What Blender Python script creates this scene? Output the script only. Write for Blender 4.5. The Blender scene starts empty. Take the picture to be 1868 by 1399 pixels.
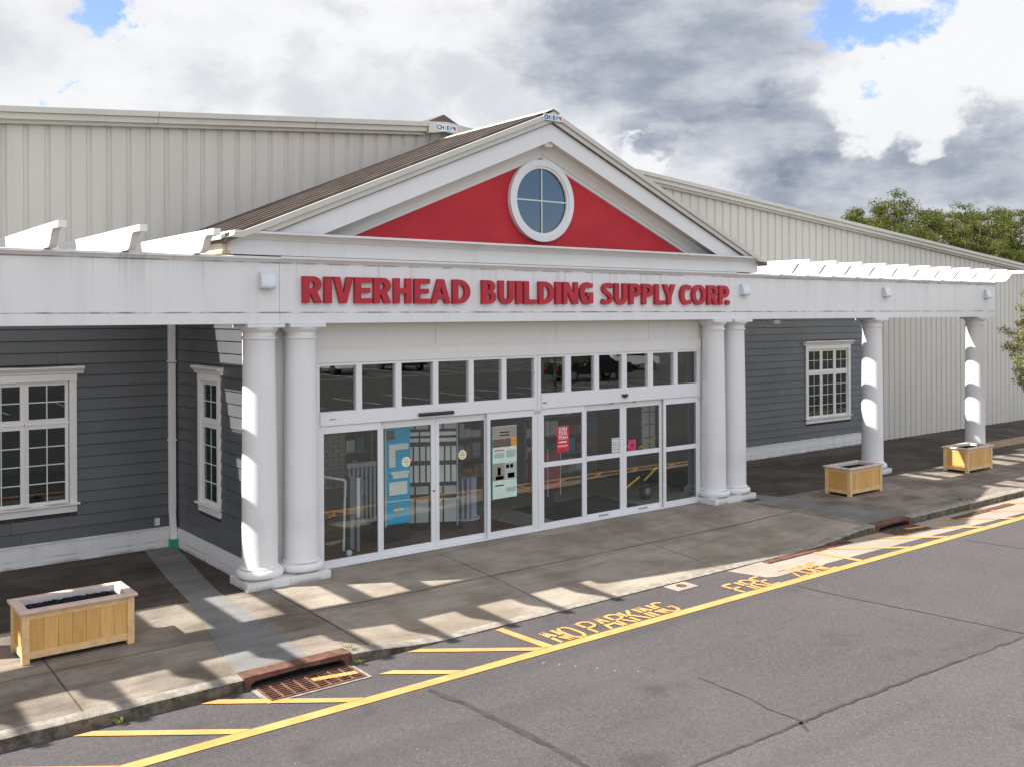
import bpy, bmesh, math, random
from mathutils import Vector, Matrix
R = math.radians
sc = bpy.context.scene
col = sc.collection
rnd = random.Random(7)

# ------------------------------------------------------------------ materials
def new_mat(name):
    m = bpy.data.materials.new(name); m.use_nodes = True
    nt = m.node_tree; nt.nodes.clear()
    out = nt.nodes.new('ShaderNodeOutputMaterial')
    return m, nt, out
def N(nt, t, **kw):
    n = nt.nodes.new(t)
    for k, v in kw.items():
        if k in n.inputs: n.inputs[k].default_value = v
        else: setattr(n, k, v)
    return n
def L(nt, a, b): nt.links.new(a, b)
def coords(nt, scale=(1, 1, 1), obj=False):
    mp = N(nt, 'ShaderNodeMapping'); mp.inputs['Scale'].default_value = scale
    if obj:
        tc = N(nt, 'ShaderNodeTexCoord'); L(nt, tc.outputs['Object'], mp.inputs['Vector'])
    else:
        g = N(nt, 'ShaderNodeNewGeometry'); L(nt, g.outputs['Position'], mp.inputs['Vector'])
    return mp.outputs['Vector']
def noise(nt, vec, scale, detail=4, rough=.55):
    n = N(nt, 'ShaderNodeTexNoise', Scale=scale, Detail=detail, Roughness=rough)
    L(nt, vec, n.inputs['Vector']); return n.outputs['Fac']
def ramp(nt, fac, a, b, lo=0., hi=1.):
    n = N(nt, 'ShaderNodeMapRange'); n.clamp = True; n.interpolation_type = 'SMOOTHSTEP'
    n.inputs['From Min'].default_value = a; n.inputs['From Max'].default_value = b
    n.inputs['To Min'].default_value = lo; n.inputs['To Max'].default_value = hi
    L(nt, fac, n.inputs['Value']); return n.outputs['Result']
def mix(nt, fac, a, b, mode='MIX'):
    n = nt.nodes.new('ShaderNodeMix'); n.data_type = 'RGBA'; n.blend_type = mode
    for sock, v in ((n.inputs['Factor'], fac), (n.inputs['A'], a), (n.inputs['B'], b)):
        if isinstance(v, (int, float)): sock.default_value = v
        elif isinstance(v, tuple): sock.default_value = v if len(v) == 4 else (*v, 1)
        else: L(nt, v, sock)
    return n.outputs['Result']
def mth(nt, op, a, b=None):
    n = N(nt, 'ShaderNodeMath'); n.operation = op
    for i, v in enumerate((a, b)):
        if v is None: continue
        if isinstance(v, (int, float)): n.inputs[i].default_value = v
        else: L(nt, v, n.inputs[i])
    return n.outputs[0]
def finish(nt, out, color, rough=.6, bump=None, bstr=.2, bdist=.01, metal=0., spec=.5):
    p = N(nt, 'ShaderNodeBsdfPrincipled')
    if isinstance(color, tuple): p.inputs['Base Color'].default_value = (*color[:3], 1)
    else: L(nt, color, p.inputs['Base Color'])
    if isinstance(rough, (int, float)): p.inputs['Roughness'].default_value = rough
    else: L(nt, rough, p.inputs['Roughness'])
    p.inputs['Metallic'].default_value = metal
    p.inputs['Specular IOR Level'].default_value = spec
    if bump is not None:
        b = N(nt, 'ShaderNodeBump', Strength=bstr, Distance=bdist); L(nt, bump, b.inputs['Height'])
        L(nt, b.outputs['Normal'], p.inputs['Normal'])
    L(nt, p.outputs['BSDF'], out.inputs['Surface'])
    return p
def plain(name, c, rough=.6, var=.12, scale=6., metal=0., bump=0., spec=.5, obj=True):
    m, nt, out = new_mat(name)
    v = coords(nt, obj=obj)
    n = noise(nt, v, scale, 5)
    d = tuple(max(0, x * (1 - var)) for x in c); e = tuple(min(1, x * (1 + var)) for x in c)
    cc = mix(nt, ramp(nt, n, .3, .7), d, e)
    finish(nt, out, cc, rough, noise(nt, v, scale * 8) if bump else None, bump, .01, metal, spec)
    return m
def painted(name, c, streak=.12, bands=(), rough=.5, speck=0.):
    """exterior paint with vertical rain streaks, blotches and mildew along given ledges"""
    m, nt, out = new_mat(name)
    v = coords(nt, (1, 1, .09)); w = coords(nt)
    s = ramp(nt, noise(nt, v, 3.2, 6, .65), .48, .78)
    b = ramp(nt, noise(nt, w, .9, 5), .35, .75)
    cc = mix(nt, mth(nt, 'MULTIPLY', s, streak * 2.2), c, tuple(x * .62 for x in c))
    cc = mix(nt, mth(nt, 'MULTIPLY', b, streak * 1.1), cc, tuple(x * y for x, y in zip(c, (.74, .72, .66))))
    if bands:
        g = N(nt, 'ShaderNodeNewGeometry'); sep = N(nt, 'ShaderNodeSeparateXYZ'); L(nt, g.outputs['Position'], sep.inputs[0])
        wob = noise(nt, coords(nt, (1, 1, .3)), 2.3, 5)
        if name == 'weathered_white_beam':
            dr = ramp(nt, noise(nt, coords(nt, (1, .2, .012)), 7.5, 3, .6), .57, .68)
            dr = mth(nt, 'MULTIPLY', dr, ramp(nt, sep.outputs['Z'], 4.25, 5.0, .03, .27))
            cc = mix(nt, dr, cc, (.24, .22, .2))
        for z0, wd, amt in bands:
            d = mth(nt, 'ABSOLUTE', mth(nt, 'SUBTRACT', sep.outputs['Z'], z0))
            f = ramp(nt, d, 0, wd, 1, 0)
            f = mth(nt, 'MULTIPLY', f, ramp(nt, wob, .38, .60, 0, amt))
            cc = mix(nt, f, cc, (.13, .115, .10))
    if speck:
        f = ramp(nt, noise(nt, w, 34, 3), .70, .76, 0, speck)
        cc = mix(nt, f, cc, (.22, .2, .17))
    finish(nt, out, cc, rough, noise(nt, w, 60), .05, .003)
    return m
M = {}
M['white'] = painted('white_paint', (.73, .725, .715), .07)
M['beamwhite'] = painted('weathered_white_beam', (.725, .72, .714), .12, ((4.168, .020, 1.0), (4.93, .022, .7), (5.02, .03, .45)))
M['cornice'] = painted('cornice_white', (.72, .715, .705), .1, ((5.06, .010, .15), (5.345, .012, .4)))
M['rafter'] = painted('rafter_white', (.80, .80, .79), .03)
M['column'] = painted('column_white', (.71, .705, .70), .09, ((.135, .03, .8), (.265, .014, .5), (.9, .35, .10), (3.80, .02, .3)))
M['trimbeige'] = painted('metal_trim_beige', (.56, .535, .475), .12, rough=.45)
M['metalwall'] = painted('ribbed_metal_beige', (.57, .54, .485), .13, rough=.42, speck=.4)
M['watertable'] = painted('water_table_white', (.70, .695, .68), .18, ((.0, .07, .6), (.125, .012, .7), (.36, .012, .5)), speck=.2)
M['casing'] = painted('window_white', (.74, .72, .70), .10, ((3.288, .02, .7), (.985, .015, .6)))
M['doorwhite'] = painted('door_white_aluminium', (.72, .72, .725), .05, rough=.35)
M['soffit'] = painted('soffit_white', (.70, .68, .64), .08)
def siding():
    m, nt, out = new_mat('grey_lap_siding')
    w = coords(nt); v = coords(nt, (.25, .25, 6))
    c = mix(nt, ramp(nt, noise(nt, w, 1.1, 5), .3, .7), (.072, .078, .083), (.090, .096, .101))
    gi = N(nt, 'ShaderNodeNewGeometry'); c = mix(nt, mth(nt, 'MULTIPLY', gi.outputs['Random Per Island'], .3), c, (.11, .116, .122))
    c = mix(nt, ramp(nt, noise(nt, v, 5, 3), .35, .7, 0, .15), c, (.115, .12, .126))
    finish(nt, out, c, .42, noise(nt, coords(nt, (1, 1, 12)), 22, 3), .15, .004)
    return m
M['siding'] = siding()
def redmat():
    m, nt, out = new_mat('red_stucco')
    w = coords(nt)
    c = mix(nt, ramp(nt, noise(nt, w, 1.3, 5), .3, .72), (.46, .011, .021), (.55, .017, .029))
    finish(nt, out, c, .7, noise(nt, w, 55, 4), .35, .006)
    return m
M['redwall'] = redmat()
M['redletter'] = plain('red_letter_enamel', (.42, .008, .022), .45, .12, 3)
def roofmat():
    m, nt, out = new_mat('brown_metal_roof')
    w = coords(nt)
    c = mix(nt, ramp(nt, noise(nt, w, 2.2, 5), .35, .7), (.085, .062, .05), (.14, .105, .086))
    finish(nt, out, c, .4)
    return m
M['roof'] = roofmat()
def concrete(name, base, dirt, amt, lo=.36, hi=.66, scale=.8, grain=45):
    m, nt, out = new_mat(name)
    w = coords(nt); sm = coords(nt, (.5, 2.2, 1))
    n1 = noise(nt, w, scale, 7, .62); n2 = noise(nt, sm, 1.9, 6, .6)
    c = mix(nt, ramp(nt, noise(nt, w, grain, 3), .3, .7), tuple(x * .88 for x in base), tuple(x * 1.1 for x in base))
    c = mix(nt, ramp(nt, n1, lo, hi, 0, amt), c, dirt)
    c = mix(nt, ramp(nt, n2, .42, .72, 0, amt * .6), c, tuple(x * .8 for x in dirt))
    c = mix(nt, ramp(nt, noise(nt, w, 9, 4), .62, .75, 0, .25), c, tuple(x * .6 for x in dirt))
    finish(nt, out, c, .85, noise(nt, w, 70, 4), .25, .006, spec=.25)
    return m
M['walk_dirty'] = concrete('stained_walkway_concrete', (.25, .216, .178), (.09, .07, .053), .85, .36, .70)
M['walk_dark'] = concrete('dark_back_concrete', (.10, .082, .068), (.034, .026, .021), .85, .32, .66)  # much darker concrete for the slab rows next to the walls
M['walk'] = concrete('entrance_concrete', (.33, .29, .24), (.185, .15, .115), .8)
M['strip'] = concrete('pale_concrete_strip', (.19, .187, .184), (.12, .113, .103), .75)
M['apron'] = concrete('pale_concrete_apron', (.31, .27, .23), (.23, .19, .15), .5, grain=30)
M['joint'] = plain('joint_dark', (.05, .042, .036), .9, .3, 14)
def curbmat():
    m, nt, out = new_mat('curb_concrete')
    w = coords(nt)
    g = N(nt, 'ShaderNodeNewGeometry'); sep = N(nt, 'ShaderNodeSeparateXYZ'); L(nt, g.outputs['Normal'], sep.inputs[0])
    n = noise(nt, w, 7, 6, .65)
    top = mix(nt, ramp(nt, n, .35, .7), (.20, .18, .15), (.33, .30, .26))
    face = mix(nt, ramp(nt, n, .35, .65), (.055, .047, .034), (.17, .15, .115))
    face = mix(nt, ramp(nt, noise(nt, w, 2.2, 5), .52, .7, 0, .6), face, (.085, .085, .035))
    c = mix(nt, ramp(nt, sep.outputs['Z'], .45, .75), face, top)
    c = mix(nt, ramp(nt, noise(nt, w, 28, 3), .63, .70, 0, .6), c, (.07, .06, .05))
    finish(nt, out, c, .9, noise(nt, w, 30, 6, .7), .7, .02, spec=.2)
    return m
M['curb'] = curbmat()
def asphalt(name, base, light):
    m, nt, out = new_mat(name)
    w = coords(nt)
    vo = N(nt, 'ShaderNodeTexVoronoi', Scale=62.); L(nt, w, vo.inputs['Vector'])
    sepc = N(nt, 'ShaderNodeSeparateColor'); L(nt, vo.outputs['Color'], sepc.inputs[0])
    spk = ramp(nt, sepc.outputs[0], .72, .98)
    c = mix(nt, ramp(nt, noise(nt, w, 38, 4, .7), .3, .7), tuple(x * .68 for x in base), tuple(x * 1.3 for x in base))
    c = mix(nt, mth(nt, 'MULTIPLY', spk, .26), c, light)
    c = mix(nt, ramp(nt, noise(nt, w, .35, 6, .6), .36, .68, 0, .3), c, tuple(x * 1.45 for x in base))
    c = mix(nt, ramp(nt, noise(nt, coords(nt, (.18, 1.6, 1)), 1.1, 5), .5, .75, 0, .3), c, tuple(x * .66 for x in base))
    oil = mth(nt, 'MULTIPLY', ramp(nt, noise(nt, w, .9, 4), .60, .74), ramp(nt, noise(nt, w, 5, 5), .35, .6, .3, .6))
    c = mix(nt, oil, c, tuple(x * .5 for x in base))
    c = mix(nt, ramp(nt, noise(nt, coords(nt, (.05, 1.1, 1)), 1.3, 3), .55, .68, 0, .22), c, tuple(x * .6 for x in base))
    vs = N(nt, 'ShaderNodeTexVoronoi', Scale=5.); L(nt, w, vs.inputs['Vector'])
    c = mix(nt, ramp(nt, vs.outputs['Distance'], .025, .06, .55, 0), c, (.27, .25, .22))
    finish(nt, out, c, .88, noise(nt, w, 110, 3), .5, .008, spec=.3)
    return m
M['asphalt'] = asphalt('asphalt', (.068, .0625, .0645), (.16, .148, .142))
M['asphalt_old'] = asphalt('old_asphalt', (.077, .0705, .071), (.18, .165, .157))
M['seal'] = plain('crack_sealer', (.036, .032, .032), .75, .25, 9)
def yellowmat():
    m, nt, out = new_mat('yellow_road_paint')
    w = coords(nt)
    c = mix(nt, ramp(nt, noise(nt, w, 3, 5), .3, .7), (.49, .24, .072), (.56, .30, .115))
    wear = mth(nt, 'ADD', ramp(nt, noise(nt, w, 26, 5, .7), .60, .74, 0, .5), ramp(nt, noise(nt, w, 1.7, 6, .65), .52, .72, 0, .3))
    c = mix(nt, wear, c, (.16, .12, .08))
    finish(nt, out, c, .75, noise(nt, w, 90, 3), .4, .006, spec=.25)
    return m
M['yellow'] = yellowmat()
M['chalk'] = plain('pale_scuff', (.22, .21, .20), .8, .2, 20)
def rust():
    m, nt, out = new_mat('rusty_cast_iron')
    w = coords(nt)
    c = mix(nt, ramp(nt, noise(nt, w, 8, 6), .3, .7), (.075, .036, .025), (.16, .078, .054))
    c = mix(nt, ramp(nt, noise(nt, w, 45, 3), .55, .7, 0, .5), c, (.24, .12, .075))
    finish(nt, out, c, .8, noise(nt, w, 60, 4), .5, .006, spec=.3)
    return m
M['rust'] = rust()
M['black'] = plain('black_void', (.008, .008, .008), .9, .1)
M['blackplastic'] = plain('black_plastic', (.018, .018, .02), .4, .1)
M['greyplastic'] = plain('grey_plastic', (.42, .43, .45), .5, .08)
M['lampgrey'] = plain('pale_lamp_housing', (.62, .66, .69), .4, .05)
M['green'] = plain('green_drain_boot', (.02, .26, .15), .5, .15)
M['tan'] = plain('raw_wood', (.55, .40, .21), .7, .15)
M['darkflash'] = plain('dark_flashing', (.06, .055, .06), .6, .3)
def cedar():
    m, nt, out = new_mat('cedar_boards')
    g = N(nt, 'ShaderNodeNewGeometry')
    v = coords(nt, (22, 22, 1.4), obj=True)
    n = noise(nt, v, 2.2, 5, .6)
    c = mix(nt, g.outputs['Random Per Island'], (.56, .30, .08), (.73, .44, .15))
    c = mix(nt, ramp(nt, n, .35, .7, 0, .4), c, (.42, .19, .035))
    finish(nt, out, c, .55, n, .2, .004)
    return m
M['cedar'] = cedar()
M['cedarcap'] = plain('weathered_cedar_cap', (.56, .42, .35), .6, .12, 9)
M['cedarrail'] = plain('pale_cedar_rail', (.68, .45, .21), .6, .12, 9)
M['liner'] = plain('grey_planter_liner', (.46, .49, .52), .5, .08)
def mulch():
    m, nt, out = new_mat('dark_mulch')
    w = coords(nt, obj=True)
    g = N(nt, 'ShaderNodeNewGeometry')
    c = mix(nt, ramp(nt, g.outputs['Random Per Island'], .86, .96), (.016, .012, .013), (.12, .085, .06))
    finish(nt, out, c, .95, noise(nt, w, 60, 4), .8, .02, spec=.2)
    return m
M['mulch'] = mulch()
def glassmat(name, tint, refl):
    m, nt, out = new_mat(name)
    g = N(nt, 'ShaderNodeNewGeometry'); dt = N(nt, 'ShaderNodeVectorMath'); dt.operation = 'DOT_PRODUCT'
    L(nt, g.outputs['Incoming'], dt.inputs[0]); L(nt, g.outputs['Normal'], dt.inputs[1])
    q = mth(nt, 'POWER', mth(nt, 'SUBTRACT', 1.0, mth(nt, 'ABSOLUTE', dt.outputs['Value'])), 5.0)   # Schlick, same for both faces of a thin pane
    f0 = ((refl - 1) / (refl + 1)) ** 2
    f = mth(nt, 'ADD', f0, mth(nt, 'MULTIPLY', q, 1 - f0))
    t = N(nt, 'ShaderNodeBsdfTransparent'); t.inputs['Color'].default_value = (*tint, 1)
    gl = N(nt, 'ShaderNodeBsdfGlossy', Roughness=0.0); gl.inputs['Color'].default_value = (.95, 1, .98, 1)
    mx = N(nt, 'ShaderNodeMixShader')
    wv = coords(nt); b = N(nt, 'ShaderNodeBump', Strength=.02, Distance=.02); L(nt, noise(nt, wv, 1.6, 2), b.inputs['Height'])
    L(nt, b.outputs['Normal'], gl.inputs['Normal'])
    L(nt, f, mx.inputs[0]); L(nt, t.outputs[0], mx.inputs[1]); L(nt, gl.outputs[0], mx.inputs[2])
    L(nt, mx.outputs[0], out.inputs['Surface'])
    return m
M['glass'] = glassmat('door_glass', (.97, .99, .98), 1.72)
M['winglass'] = glassmat('window_glass', (.55, .6, .6), 1.6)
M['atticglass'] = glassmat('attic_glass', (.3, .36, .42), 1.95)
M['muntin'] = plain('pale_green_grille', (.55, .66, .62), .5, .05)
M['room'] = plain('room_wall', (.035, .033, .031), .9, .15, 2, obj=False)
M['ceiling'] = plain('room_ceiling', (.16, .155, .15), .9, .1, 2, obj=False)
def woodfloor():
    m, nt, out = new_mat('shop_floor')
    w = coords(nt)
    br = N(nt, 'ShaderNodeTexBrick', Scale=1.); L(nt, w, br.inputs['Vector'])
    br.inputs['Color1'].default_value = (.13, .065, .04, 1); br.inputs['Color2'].default_value = (.17, .09, .055, 1)
    br.inputs['Mortar'].default_value = (.05, .03, .02, 1); br.inputs['Brick Width'].default_value = 1.2; br.inputs['Row Height'].default_value = .14
    br.inputs['Mortar Size'].default_value = .006
    finish(nt, out, br.outputs['Color'], .45)
    return m
M['woodfloor'] = woodfloor()
M['carpet'] = plain('shop_carpet', (.26, .24, .21), .95, .12, 5, obj=False)
M['mat'] = plain('entrance_mat', (.035, .037, .04), .95, .2, 30, obj=False)
M['tyre'] = plain('rubber', (.014, .014, .015), .8, .2)
M['steel'] = plain('bare_steel', (.5, .5, .52), .3, .1, metal=.8)
M['chrome'] = plain('chrome', (.7, .7, .72), .12, .03, metal=1.)
def sheet(name, c): M[name] = plain(name, c, .45, .05)
for n_, c_ in dict(blue=(.006, .42, .70), sample=(.84, .86, .84), sample2=(.55, .57, .57), rackblack=(.014, .014, .016), railgrey=(.22, .235, .25), railwhite=(.55, .62, .62),
                   stone=(.20, .17, .145), paperred=(.62, .018, .045), paperpink=(.58, .035, .13), paperwhite=(.70, .73, .72), paperink=(.06, .06, .07), sticker=(.72, .72, .52),
                   pgreen=(.02, .22, .17), pmint=(.55, .68, .60), pbrown=(.12, .085, .06), psepia=(.30, .26, .21), porange=(.62, .27, .04), ptext=(.36, .42, .40), pred=(.52, .13, .08),
                   maroon=(.22, .014, .045), cartyellow=(.75, .50, .02), drum=(.45, .46, .56), gold=(.45, .34, .10), logoblue=(.02, .05, .22), logored=(.45, .02, .02), logocyan=(.05, .35, .60), logogold=(.55, .40, .05)).items(): sheet(n_, c_)
M['carblack'] = plain('black_car_paint', (.012, .012, .014), .18, .05)
M['carwhite'] = plain('white_car_paint', (.70, .71, .72), .25, .03)
M['carglass'] = plain('car_glass', (.02, .025, .03), .05, .05)
M['taillight'] = plain('red_lens', (.55, .01, .012), .2, .05)
def leaf(name, dark, light, yel=None):
    m, nt, out = new_mat(name)
    g = N(nt, 'ShaderNodeNewGeometry')
    c = mix(nt, g.outputs['Random Per Island'], dark, light)
    if yel: c = mix(nt, ramp(nt, noise(nt, coords(nt), .5, 4), .5, .7, 0, .7), c, yel)
    d = N(nt, 'ShaderNodeBsdfDiffuse'); t = N(nt, 'ShaderNodeBsdfTranslucent')
    L(nt, c, d.inputs['Color']); L(nt, c, t.inputs['Color'])
    mx = N(nt, 'ShaderNodeMixShader', ); mx.inputs[0].default_value = .35
    L(nt, d.outputs[0], mx.inputs[1]); L(nt, t.outputs[0], mx.inputs[2]); L(nt, mx.outputs[0], out.inputs['Surface'])
    return m
M['pine'] = leaf('pine_needles', (.028, .046, .011), (.185, .20, .062), (.20, .175, .065))
M['young'] = leaf('young_leaves', (.10, .15, .03), (.30, .33, .085), (.30, .22, .08))
M['shrub'] = leaf('yellow_shrub_leaves', (.38, .30, .03), (.62, .52, .08))
M['weed'] = leaf('weed_leaves', (.10, .16, .03), (.24, .28, .06))
M['bark'] = plain('bark', (.10, .075, .055), .95, .3, 8, bump=.6)
M['grass'] = plain('grass_ground', (.075, .105, .03), .95, .35, .6, obj=False)
M['bed'] = plain('mulch_bed', (.30, .20, .12), .95, .3, 6, obj=False)
M['stripewhite'] = plain('white_lot_paint', (.55, .54, .52), .8, .15)

# ------------------------------------------------------------------ mesh helpers
LOC = {}
class MB:
    def __init__(s): s.v = []; s.f = []; s.T = None
    def add(s, vs, fs):
        o = len(s.v)
        s.v += [s.T(*p) if s.T else tuple(p) for p in vs]
        s.f += [tuple(i + o for i in f) for f in fs]
        return s
    def box(s, x0, x1, y0, y1, z0, z1):
        return s.add([(x0, y0, z0), (x1, y0, z0), (x1, y1, z0), (x0, y1, z0), (x0, y0, z1), (x1, y0, z1), (x1, y1, z1), (x0, y1, z1)],
                     [(0, 3, 2, 1), (4, 5, 6, 7), (0, 1, 5, 4), (1, 2, 6, 5), (2, 3, 7, 6), (3, 0, 4, 7)])
    def prism(s, poly, ax, a, b):
        """extrude a 2-D polygon; ax = axis of extrusion, the polygon is in the two other axes in xyz order"""
        def P(p, t):
            return (t, p[0], p[1]) if ax == 'x' else ((p[0], t, p[1]) if ax == 'y' else (p[0], p[1], t))
        n = len(poly)
        return s.add([P(p, a) for p in poly] + [P(p, b) for p in poly],
                     [tuple(range(n - 1, -1, -1)), tuple(range(n, 2 * n))] + [(i, (i + 1) % n, n + (i + 1) % n, n + i) for i in range(n)])
    def lathe(s, prof, c=(0, 0, 0), seg=32, ax='z'):
        vs = []; n = len(prof)
        for k in range(seg):
            a = 2 * math.pi * k / seg
            for r, h in prof:
                u, w = r * math.cos(a), r * math.sin(a)
                vs.append((c[0] + u, c[1] + w, c[2] + h) if ax == 'z' else ((c[0] + u, c[1] + h, c[2] + w) if ax == 'y' else (c[0] + h, c[1] + u, c[2] + w)))
        fs = []
        for k in range(seg):
            k2 = (k + 1) % seg
            for j in range(n - 1): fs.append((k * n + j, k2 * n + j, k2 * n + j + 1, k * n + j + 1))
        fs.append(tuple(k * n for k in range(seg - 1, -1, -1))); fs.append(tuple(k * n + n - 1 for k in range(seg)))
        return s.add(vs, fs)
    def tube(s, a, b, r0, r1=None, seg=8):
        r1 = r0 if r1 is None else r1
        a = Vector(a); b = Vector(b); d = (b - a).normalized()
        u = d.orthogonal().normalized(); w = d.cross(u)
        vs = []
        for p, r in ((a, r0), (b, r1)):
            for k in range(seg):
                t = 2 * math.pi * k / seg; q = p + (u * math.cos(t) + w * math.sin(t)) * r; vs.append(tuple(q))
        fs = [(k, (k + 1) % seg, seg + (k + 1) % seg, seg + k) for k in range(seg)]
        fs += [tuple(range(seg - 1, -1, -1)), tuple(range(seg, 2 * seg))]
        return s.add(vs, fs)
    def build(s, name, mat, parent=None, smooth=False, bevel=0., loc=None):
        me = bpy.data.meshes.new(name)
        off = LOC.get(parent.name, Vector()) if parent else Vector(loc or (0, 0, 0))
        me.from_pydata([tuple(Vector(p) - off) for p in s.v], [], s.f)
        me.materials.append(M[mat] if isinstance(mat, str) else mat)
        bm = bmesh.new(); bm.from_mesh(me); bmesh.ops.recalc_face_normals(bm, faces=bm.faces); bm.to_mesh(me); bm.free()
        o = bpy.data.objects.new(name, me); col.objects.link(o)
        if parent: o.parent = parent
        else: o.location = off
        LOC[o.name] = off
        if smooth:
            for p in me.polygons: p.use_smooth = True
            try: me.set_sharp_from_angle(angle=R(38))
            except Exception: pass
        if bevel:
            b = o.modifiers.new('bevel', 'BEVEL'); b.width = bevel; b.segments = 2; b.limit_method = 'ANGLE'; b.angle_limit = R(40)
        return o
def thing(name, label, cat, loc=(0, 0, 0), group=None):
    o = bpy.data.objects.new(name, None); col.objects.link(o); o.location = loc; o.empty_display_size = .2
    LOC[o.name] = Vector(loc)
    return tag(o, label, cat, group)
def tag(o, label, cat, group=None):
    o['label'] = label; o['category'] = cat
    if group: o['group'] = group
    return o
def struct(o): o['kind'] = 'structure'; return o
def copy_tree(o, parent=None):
    c = o.copy(); col.objects.link(c)
    if parent: c.parent = parent
    for ch in list(o.children): copy_tree(ch, c)
    return c
def text_mb(txt, size, T, depth=.004, bold=0.):
    """lettering from Blender's own font as mesh; T maps (u, v, w) to world"""
    cu = bpy.data.curves.new('t', 'FONT'); cu.body = txt; cu.size = size; cu.align_x = 'CENTER'; cu.extrude = depth / 2; cu.offset = bold; cu.resolution_u = 3
    o = bpy.data.objects.new('t', cu); col.objects.link(o)
    dg = bpy.context.evaluated_depsgraph_get(); me = bpy.data.meshes.new_from_object(o.evaluated_get(dg))
    mb = MB(); mb.T = T; mb.add([tuple(v.co) for v in me.vertices], [tuple(p.vertices) for p in me.polygons])
    bpy.data.objects.remove(o); bpy.data.curves.remove(cu); bpy.data.meshes.remove(me)
    return mb

# ------------------------------------------------------------------ ground, walk, kerb, road
RZ = -.17
def sstep(a, b, x):
    t = min(1, max(0, (x - a) / (b - a))); return t * t * (3 - 2 * t)
def rampf(x): return sstep(-6.1, -4.4, x) * (1 - sstep(3.3, 5.3, x))
def wz(x, y):
    t = min(1, max(0, (.25 - y) / 3.42)); return -(.03 + .125 * rampf(x) * t * 1.0) * t
b = MB(); b.add([(-900, -900, -.33), (900, -900, -.33), (900, 900, -.33), (-900, 900, -.33)], [(0, 1, 2, 3)])
struct(b.build('ground', 'grass'))
b = MB(); b.add([(-70, -62, RZ), (75, -62, RZ), (75, -3.2, RZ), (-70, -3.2, RZ)], [(0, 1, 2, 3)])
struct(b.build('road', 'asphalt'))
ys = [-3.17, -2.6, -2.0, -1.49, -.9, -.3, .25, 1.4, 3.66]
def walk(name, xs, mat, yl, dz=0.):
    m = MB(); n = len(yl)
    m.add([(x, y, wz(x, y) + dz) for x in xs for y in yl], [(i * n + j, (i + 1) * n + j, (i + 1) * n + j + 1, i * n + j + 1) for i in range(len(xs) - 1) for j in range(n - 1)])
    return struct(m.build(name, mat))
def rng(a, b_, n): return [a + (b_ - a) * i / n for i in range(n + 1)]
yf = [-3.17, -2.6, -2.0, -1.49, -.9, -.3, -.05]; yb = [-.05, .25, 1.4, 2.5, 3.66]
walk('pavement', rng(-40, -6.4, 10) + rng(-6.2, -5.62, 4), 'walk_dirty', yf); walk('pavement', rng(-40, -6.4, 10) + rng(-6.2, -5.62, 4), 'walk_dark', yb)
walk('entrance_pavement', rng(-5.62, 5.45, 60), 'walk', ys[:7] + [.62])
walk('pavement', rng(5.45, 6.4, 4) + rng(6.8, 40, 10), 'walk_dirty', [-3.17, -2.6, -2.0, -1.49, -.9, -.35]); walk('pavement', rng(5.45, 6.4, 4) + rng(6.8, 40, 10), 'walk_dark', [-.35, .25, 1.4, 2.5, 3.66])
def strip_poly(name, left, right, mat, dz):
    m = MB(); n = 14; vs = []
    def at(poly, y):
        for (x0, y0), (x1, y1) in zip(poly, poly[1:]):
            if y1 <= y <= y0: return x0 + (x1 - x0) * (y0 - y) / (y0 - y1)
        return poly[-1][0] if y < poly[-1][1] else poly[0][0]
    ya, yb = max(left[0][1], right[0][1]), -3.168
    for i in range(n + 1):
        y = ya + (yb - ya) * i / n
        for x in (at(left, y), at(right, y)): vs.append((x, y, wz(x, y) + dz))
    m.add(vs, [(2 * i, 2 * i + 1, 2 * i + 3, 2 * i + 2) for i in range(n)])
    return struct(m.build(name, mat))
strip_poly('pavement_strip', [(-6.34, 3.55), (-6.62, 1.66), (-6.86, -.39), (-7.31, -2.75), (-7.36, -3.17)], [(-5.8, 3.55), (-6.28, .34), (-6.36, -1.72), (-6.43, -3.17)], 'strip', .004)
strip_poly('pavement_strip', [(5.95, .3), (5.85, -1.5), (5.75, -3.17)], [(6.26, .3), (6.47, -.33), (6.97, -3.17)], 'strip', .004)
# joints of the slabs
m = MB()
def jline(pts, w=.016, dz=.007):
    for (x0, y0), (x1, y1) in zip(pts, pts[1:]):
        d = Vector((x1 - x0, y1 - y0)); L_ = d.length; k = max(1, int(L_ / .5)); nrm = Vector((-d.y, d.x)).normalized() * w / 2
        vs = []
        for i in range(k + 1):
            p = Vector((x0, y0)) + d * (i / k); ww = .7 + .6 * rnd.random()
            for s_ in (1, -1): q = p + nrm * s_ * ww; vs.append((q.x, q.y, wz(q.x, q.y) + dz))
        m.add(vs, [(2 * i, 2 * i + 1, 2 * i + 3, 2 * i + 2) for i in range(k)])
jline([(-5.62, -1.49), (5.45, -1.52)]); jline([(-5.62, .3), (-5.62, -3.16)]); jline([(5.45, .3), (5.42, -3.16)])
for x in (-2.4, 1.2): jline([(x, .3), (x - .15, -3.16)], .009)
for x in (-9.0, -12.4, 8.9, 12.5, 16.2): jline([(x, .1), (x - .05, -3.16)])
jline([(-14, -.05), (-6.85, -.05)]); jline([(6.4, -.35), (40, -.35)], .012)
for a, c in ((-40, -6.45), (6.95, 40)): jline([(a, -1.75), (c, -1.75)], .009)
jline([(-5.62, .33), (5.45, .33)], .01)
struct(m.build('pavement_joints', 'joint'))
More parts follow.
